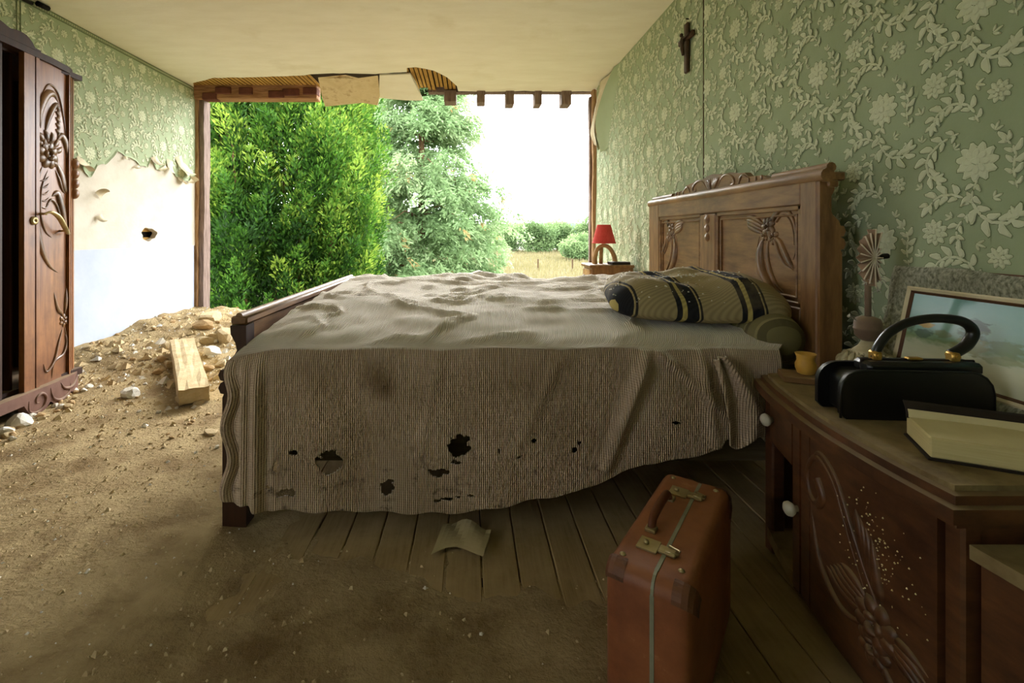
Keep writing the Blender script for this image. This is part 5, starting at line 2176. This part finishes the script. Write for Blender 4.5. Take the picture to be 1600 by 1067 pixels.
left = local('body', rbox(.008, -.085, SL, SH, .030, .006), M['suit'], suit, autos=35)
lid = local('lid', rbox(.011, .080, SL, SH, .030, .008), M['suit'], suit, autos=35)
local('metal_strip', MB().box(.006, .014, -SL - .0015, SL + .0015, .03, SH - .03).box(.006, .014, -SL + .03, SL - .03, .0005, SH + .0015, .0005).tube(
    [(.010, -SL + .03 - math.sin(a) * .0295, SH - .03 + math.cos(a) * .0295) for a in (0, .4, .8, 1.2, 1.57)], .004, 4), M['suit_strip'], suit, label='greenish metal closing strip')
for sx, par, x_out in ((-1, left, -.087), (1, lid, .082)):
    for ey in (-1, 1):
        # corner caps: a slightly larger shell piece over each upper corner
        cap = rbox(sx * .045, x_out + sx * .002, SL + .0015, SH + .0015, .031, .0)
        keep, mapv, vs2 = [], {}, []
        for f in cap.f:
            c = sum((Vector(cap.v[i]) for i in f), Vector()) / len(f)
            if c.y * ey > SL - .075 and c.z > SH - .075 and len(f) == 4:
                keep.append(f)
        mbc = MB()
        for f in keep:
            mbc.add([cap.v[i] for i in f], [tuple(range(len(f)))])
        if ey < 0 or sx > 0:
            local('corner_cap', mbc, M['suit_corner'], par, autos=35, fix=False, label='scuffed dark corner')
hm = MB().tube(spline([(-.036, -.075, SH + .004), (-.036, -.06, SH + .022), (-.036, 0, SH + .027), (-.036, .06, SH + .022), (-.036, .075, SH + .004)], 5), .010, 8, True, .7)
local('handle', hm, M['suit_handle'], suit, smooth=True, label='brown leather handle')
for y in (-.078, .078):
    local('handle_mount', MB().box(-.048, -.024, y - .012, y + .012, SH - .001, SH + .007, .002), M['brass'], suit)
for y in (-.135, .125):
    lk = local('latch', MB().box(-.046, -.004, y - .022, y + .022, SH - .001, SH + .004, .001).box(-.004, .032, y - .014, y + .010, SH - .001, SH + .008, .003), M['brass'], suit, label='corroded brass latch')
    local('latch_hasp', MB().tube([(.012, y - .012, SH + .009), (.035, y - .006, SH + .006), (.036, y + .008, SH + .006), (.014, y + .008, SH + .010)], .003, 6).tube([(-.03, y, SH + .004), (-.03, y, SH + .009)], .006, 8), M['brass'], lk, smooth=True)
for (x, y, z, ax) in ((-.06, -.195, SH, 'Z'), (.05, -.175, SH, 'Z'), (-.055, .195, SH, 'Z'), (.05, .19, SH, 'Z')):
    local('rivet', MB().lathe([(.007, -.001), (.006, .002), (.001, .0045)], (x, y, z), 10, ax), M['brass'], suit, smooth=True)

# ------------------------------------------------------------------ far bedside cabinet, lamp and book
CY0, CY1, CX0, CX1, CZ = 3.75, 4.03, .965, 1.305, .757
cab = thing('bedside_cabinet', 'small wooden bedside cabinet beyond the bed near the opening', 'cabinet', ((CX0 + CX1) / 2, (CY0 + CY1) / 2, 0))
part('body', MB().box(CX0 + .01, CX1, CY0 + .01, CY1 - .01, .10, CZ - .022, .004), M['oak_v'], cab)
part('top', MB().box(CX0 - .012, CX1 + .006, CY0 - .006, CY1 + .01, CZ - .024, CZ, .006), M['oak'], cab)
dr = part('drawer', MB().box(CX0 - .004, CX0 + .02, CY0 + .03, CY1 - .03, CZ - .16, CZ - .04, .004), M['horn'], cab)
part('knob', knob(MB(), (CX0 - .006, (CY0 + CY1) / 2, CZ - .10), .014), M['carve'], dr, smooth=True)
part('door', MB().box(CX0 - .002, CX0 + .02, CY0 + .03, CY1 - .03, .13, CZ - .18, .004), M['oak_v'], cab)
for x in (CX0 + .012, CX1 - .037):
    for y in (CY0 + .012, CY1 - .037):
        part('leg', MB().box(x, x + .025, y, y + .025, 0, .102), M['oak_v'], cab)

RL = (1.11, 3.90, CZ)
rlamp = thing('red_lamp', 'small lamp with a red shade on an arched base on the bedside cabinet', 'lamp', RL)
sh = MB()
prof = [(.094, .172), (.055, .318), (.053, .318), (.092, .174)]
n = 36
vs = [(math.cos(2 * PI * k / n) * r, math.sin(2 * PI * k / n) * r, h) for r, h in prof for k in range(n)]
sh.add(vs, [(i * n + k, i * n + (k + 1) % n, ((i + 1) % 4) * n + (k + 1) % n, ((i + 1) % 4) * n + k) for i in range(4) for k in range(n)])
local('shade', sh, M['red'], rlamp, autos=40, label='red conical shade')
local('shade_trim', MB().lathe([(.0952, .168), (.0965, .172), (.0945, .178), (.093, .174)], (0, 0, 0), 36).lathe([(.0545, .314), (.0565, .316), (.054, .321)], (0, 0, 0), 30), M['red'], rlamp, smooth=True)
arc = spline([(-.075, 0, .001), (-.074, 0, .06), (-.05, 0, .125), (0, 0, .150), (.05, 0, .125), (.085, 0, .06), (.09, 0, .001)], 6)
local('arched_base', MB().tube(arc, [.022 - .006 * math.sin(PI * i / (len(arc) - 1)) for i in range(len(arc))], 10), M['horn'], rlamp, smooth=True, label='arched wooden base')
local('upright', MB().tube([(-.022, .01, 0), (-.02, .005, .14)], .016, 8), M['horn'], rlamp, smooth=True)
local('socket', MB().tube([(0, 0, .145), (0, 0, .20)], .012, 10), M['brass'], rlamp, smooth=True)
single('small_book', MB().box(-.075, .075, -.05, .05, .0005, .022, .002), M['cover'], 'small dark book lying beside the red lamp', 'book', origin=(1.205, 3.812, CZ), rotz=.12, local=True)

# ------------------------------------------------------------------ crucifix on the right wall
CRY = 740 * 1.37 / (1078 - 733)
crx = thing('crucifix', 'dark wooden crucifix hanging high on the green papered wall', 'crucifix', (XR - .008, CRY, 2.0))
part('upright', MB().box(XR - .03, XR - .008, CRY - .021, CRY + .021, 2.0, 2.31, .006), M['cross'], crx)
part('crossbar', MB().box(XR - .034, XR - .012, CRY - .095, CRY + .095, 2.195, 2.233, .006), M['cross'], crx)
fg = MB()
fg.tube(spline([(XR - .042, CRY, 2.225), (XR - .05, CRY, 2.19), (XR - .046, CRY + .004, 2.15), (XR - .044, CRY - .003, 2.11)], 4), [.010, .012, .014, .014, .015, .014, .012, .012, .013, .011, .010, .009, .008], 8)
fg.tube([(XR - .048, CRY, 2.205), (XR - .04, CRY - .04, 2.216), (XR - .036, CRY - .08, 2.222)], [.008, .006, .004], 6)
fg.tube([(XR - .048, CRY, 2.205), (XR - .04, CRY + .04, 2.216), (XR - .036, CRY + .08, 2.222)], [.008, .006, .004], 6)
fg.lathe([(.001, -.014), (.010, -.008), (.012, 0), (.010, .008), (.001, .014)], (XR - .052, CRY + .003, 2.235), 10)
part('figure', fg, M['figure'], crx, smooth=True)
part('nail', MB().tube([(XR - .0, CRY, 2.335), (XR - .025, CRY, 2.337)], .004, 6), M['black'], crx)
part('hanging_ring', MB().tube([(XR - .018, CRY, 2.305), (XR - .018, CRY + .006, 2.32), (XR - .018, CRY, 2.333)], .0025, 5), M['brass'], crx)

# cable fitting high on the left wall
cb_ = thing('cable_fitting', 'black cable fitting with two hanging wires above the wardrobe', 'cable', (XL + .03, 3.0, ZC - .05))
part('rod', MB().tube([(XL + .03, 2.97, ZC - .035), (XL + .03, 3.14, ZC - .03)], .012, 8).tube([(XL + .05, 3.16, ZC - .02), (XL + .05, 3.24, ZC - .016)], .018, 8), M['black'], cb_, smooth=True)
for y in (3.055, 3.08):
    part('wire', MB().tube([(XL + .012, y, ZC - .04), (XL + .012, y + .004, 2.1)], .003, 5), M['paper_dark'], cb_)

# ------------------------------------------------------------------ outdoors
GZ = -2.6
single('ground', MB().add([(-160, 5.3, GZ), (160, 5.3, GZ), (160, 260, GZ), (-160, 260, GZ), (-160, -60, GZ), (160, -60, GZ)], [(0, 1, 2, 3), (4, 5, 1, 0)]), M['field'], kind='structure')
single('wall_below', MB().box(XL - .15, XR + .15, YB - .1, YE + .1, GZ, -.25), M['plaster'], kind='structure')


def yew():
    C = Vector((-3.45, 8.9, GZ))
    t = thing('yew_tree', 'dense dark green yew with upright bright tipped plumes outside the opening', 'tree', C)
    r = np.random.default_rng(3)
    # plume bases on the crown
    n = 2300
    zz = r.uniform(.6, 7.0, n)
    zz = np.where((zz < 2.6) & (r.random(n) < .45), r.uniform(2.6, 7.0, n), zz)
    th = r.uniform(0, 2 * PI, n)
    def R(z):
        return np.interp(z, [0, .8, 1.6, 2.6, 3.5, 5, 6.2, 7.4], [.5, 1.0, 1.35, 1.62, 1.72, 1.66, 1.4, .7])
    rad = R(zz) * np.sqrt(r.uniform(.25, 1, n)) * (1 + .10 * np.sin(th * 5 + zz))
    base = np.stack([np.cos(th) * rad, np.sin(th) * rad, zz - .35], -1)
    L_ = r.uniform(.45, .95, n)
    up = np.stack([np.cos(th) * .28, np.sin(th) * .28, np.ones(n)], -1) + r.normal(0, .14, (n, 3))
    up /= np.linalg.norm(up, axis=1, keepdims=True)
    tone = np.clip(r.normal(.38, .20, n) + .20 * (rad / R(zz)) - .12 + .16 * np.clip(np.cos(th + .4), 0, 1) + .12 * np.clip((zz - 4) / 2, -1, 1), 0, 1)  # light painted into the tint: outer, right-hand and upper plumes lighter
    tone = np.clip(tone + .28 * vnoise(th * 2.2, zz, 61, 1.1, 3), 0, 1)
    per = 120
    s = r.random((n, per)) ** .8
    ph = r.uniform(0, 2 * PI, (n, per))
    a = np.cross(up, r.normal(size=(n, 3)))
    a /= np.linalg.norm(a, axis=1, keepdims=True)
    b = np.cross(up, a)
    rr = (.17 * np.sin(PI * np.clip(s * .8 + .16, 0, 1)) ** .8) * r.uniform(.1, 1, (n, per))
    out = a[:, None] * np.cos(ph)[..., None] + b[:, None] * np.sin(ph)[..., None]
    P = base[:, None] + up[:, None] * (s * L_[:, None])[..., None] + out * rr[..., None]
    D = up[:, None] * .9 + out * r.uniform(.3, 1.1, (n, per))[..., None] + r.normal(0, .25, (n, per, 3))
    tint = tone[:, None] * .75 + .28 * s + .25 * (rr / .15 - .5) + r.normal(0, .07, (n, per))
    P, D, tint = P.reshape(-1, 3), D.reshape(-1, 3), tint.reshape(-1)
    Q = leaf_quads(P, D, r.uniform(.06, .11, len(P)), r.uniform(.022, .038, len(P)), r)
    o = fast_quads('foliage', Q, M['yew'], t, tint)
    o['kind'] = 'stuff'
    for k in range(26):
        a = 2 * PI * k / 26 + .2
        q = random.uniform(.35, 1.0)
        z1 = random.uniform(3.5, 6)
        e = R(np.array([z1]))[0] * q
        pts = spline([(random.uniform(-.2, .2), random.uniform(-.2, .2), 0), (math.cos(a) * e * .35, math.sin(a) * e * .35, 1.2), (math.cos(a) * e * .75, math.sin(a) * e * .75, 2.4), (math.cos(a) * e, math.sin(a) * e, z1)], 5)
        part('stem', MB().tube(pts, [.07 - .055 * i / (len(pts) - 1) for i in range(len(pts))], 7), M['bark'], t, local=True, smooth=True)


def conifer(name, label, C, H, Rf, tone, nb, seed, dead=False):
    t = thing(name, label, 'tree', C)
    r = np.random.default_rng(seed)
    z = r.random(nb) ** 1.05 * (H - .5) + .3
    th = r.uniform(0, 2 * PI, nb)
    Ln = np.array([Rf(v) for v in z]) * r.uniform(.72, 1.12, nb)
    per_b, per_s = 26, 16
    s = np.sort(r.uniform(.18, 1, (nb, per_b)), 1)
    d = np.stack([np.cos(th), np.sin(th)], -1)
    X = d[:, None, 0] * s * Ln[:, None]
    Y = d[:, None, 1] * s * Ln[:, None]
    Z = z[:, None] + s * .20 * Ln[:, None] - .34 * s ** 2 * Ln[:, None]
    B = np.stack([X, Y, Z], -1) + r.normal(0, .12, (nb, per_b, 3))
    side = np.where(r.random((nb, per_b)) < .5, 1, -1)
    sd = np.stack([d[:, None, 0] * .6 - d[:, None, 1] * side * .8, d[:, None, 1] * .6 + d[:, None, 0] * side * .8, -.35 + 0 * X], -1)
    spl = r.uniform(.28, .6, (nb, per_b)) * (1.1 - .5 * s)
    q = r.random((nb, per_b, per_s))
    P = B[:, :, None] + sd[:, :, None] * (q * spl[..., None])[..., None] + r.normal(0, .035, (nb, per_b, per_s, 3))
    P[..., 2] -= (q ** 2 * .18)
    D = sd[:, :, None] + r.normal(0, .55, P.shape) + np.array([0, 0, -.25])
    tint = (tone + r.normal(0, .12, (nb, 1, 1)) + .25 * (q - .5) + r.normal(0, .08, (nb, per_b, per_s))).reshape(-1)
    tint = np.minimum(tint, .88)
    if dead:
        dm = (r.random((nb, per_b)) < .012)
        tint = np.where(np.repeat(dm.reshape(-1), per_s), 1.0, tint)
    P, D = P.reshape(-1, 3), D.reshape(-1, 3)
    Q = leaf_quads(P, D, r.uniform(.10, .20, len(P)), r.uniform(.035, .06, len(P)), r)
    o = fast_quads('foliage', Q, M['pine'], t, tint)
    o['kind'] = 'stuff'
    part('trunk', MB().tube([(0, 0, 0), (.05, 0, H * .5), (0, .05, H)], [.16, .11, .02], 9), M['bark'], t, local=True, smooth=True)
    for k in range(0, nb, max(1, nb // 60)):
        e = .85
        pts = [(0, 0, z[k]), (d[k, 0] * Ln[k] * .5, d[k, 1] * Ln[k] * .5, z[k] + .05 * Ln[k]), (d[k, 0] * Ln[k] * e, d[k, 1] * Ln[k] * e, z[k] + (.2 * e - .34 * e * e) * Ln[k])]
        part('branch', MB().tube(pts, [.035, .02, .006], 5), M['bark'], t, local=True)


def bush(name, label, C, rx, rz, n, m, seed, lsize, group, cat='tree'):
    t = thing(name, label, cat, C, group=group)
    r = np.random.default_rng(seed)
    k = 22
    cl = r.normal(size=(k, 3))
    cl /= np.linalg.norm(cl, axis=1, keepdims=True)
    cl *= r.uniform(.3, .75, (k, 1))
    cl[:, 2] = cl[:, 2] * .9
    pick = r.integers(0, k, n)
    v = r.normal(size=(n, 3))
    v /= np.linalg.norm(v, axis=1, keepdims=True)
    v *= (r.random((n, 1)) ** .33) * .42
    P = cl[pick] + v
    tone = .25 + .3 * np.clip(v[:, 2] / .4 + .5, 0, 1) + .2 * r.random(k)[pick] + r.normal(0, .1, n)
    P = P * np.array([rx, rx, rz]) + np.array([0, 0, rz * .82])
    P[:, 2] = np.maximum(P[:, 2], .05)
    D = r.normal(size=(n, 3)) + np.array([0, 0, .2])
    Q = leaf_quads(P, D, r.uniform(.7, 1.3, n) * lsize, r.uniform(.4, .7, n) * lsize, r)
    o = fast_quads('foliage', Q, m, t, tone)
    o['kind'] = 'stuff'
    part('trunk', MB().tube([(0, 0, 0), (.05 * rx, 0, rz * 1.1)], [.06 * rx, .02 * rx], 6), M['bark'], t, local=True)


yew()
conifer('conifer', 'tall feathery pale green conifer standing behind the yew', Vector((-1.55, 15.0, GZ)), 10.5,
        lambda z: float(np.interp(z, [0, 1.5, 3, 5, 7, 9, 10.5], [2.9, 3.2, 3.1, 2.7, 1.95, 1.0, .3])), .45, 430, 5, True)
conifer('conifer', 'slender pale conifer showing between the yew and the tall one', Vector((-4.6, 22.0, GZ)), 12,
        lambda z: float(np.interp(z, [0, 2, 5, 8, 11], [2.4, 2.5, 2.1, 1.3, .3])), .5, 260, 6)
for i, (x, y, rx, rz, lb) in enumerate(((3.0, 96, 5.0, 3.4, 'hedge row tree mostly hidden behind the tall conifer'), (7.5, 92, 4.6, 3.9, 'round hedge row tree next to the right edge of the tall conifer'),
                                        (12.5, 88, 4.2, 4.1, 'leafy hedge row tree in the middle of the field view'), (17.8, 95, 4.6, 4.0, 'hedge row tree below the hazy skyline woods'),
                                        (23.0, 90, 4.2, 4.4, 'hedge row tree next to the right-hand opening post'))):
    bush('field_tree', lb, Vector((x, y, GZ)), rx, rz, 9000, M['hedge'], 30 + i, .42, 'trees of the far hedge row')
bush('field_bush', 'low leafy bush at the field edge before the hedge row', Vector((14.6, 62, GZ)), 3.0, 2.2, 9000, M['hedge'], 51, .3, None, 'bush')
# hazy wood on the skyline
hl = MB()
xs = np.linspace(-120, 160, 120)
hz_ = 8.5 + 2.0 * vnoise(xs, xs * 0, 40, .06, 4)
for i in range(119):
    hl.add([(xs[i], 240, GZ), (xs[i + 1], 240, GZ), (xs[i + 1], 243, GZ + hz_[i + 1]), (xs[i], 243, GZ + hz_[i]), (xs[i], 252, GZ), (xs[i + 1], 252, GZ)], [(0, 1, 2, 3), (3, 2, 5, 4)])
single('far_woods', hl, M['hill'], kind='structure')


def straw():
    r = np.random.default_rng(9)
    n = 42000
    y = 14 + 84 * r.random(n) ** .8
    x = r.uniform(-.15, .42, n) * y
    P = np.stack([x, y, np.full(n, GZ)], -1)
    D = np.stack([r.normal(0, .3, n), r.normal(0, .3, n), np.ones(n)], -1)
    Q = leaf_quads(P, D, r.uniform(.35, .8, n), r.uniform(.04, .09, n), r)
    tint = .5 + .3 * vnoise(x, y, 33, .15, 3) + r.normal(0, .15, n)
    o = fast_quads('dry_grass', Q, M['straw'], None, tint)
    o['kind'] = 'stuff'
    o['label'] = 'tall dry straw-coloured grass of the field'
    o['category'] = 'grass'


straw()
# fence posts across the field
for x, lb in ((6.4, 'thin grey fence post in the dry field near the conifer'), (9.6, 'thin grey fence post in the dry field near the opening post')):
    single('fence_post', MB().box(x - .06, x + .06, 43.94, 44.06, GZ, GZ + 1.3, .02), M['void'], lb, 'post', 'fence posts in the field', origin=(x, 44, GZ))
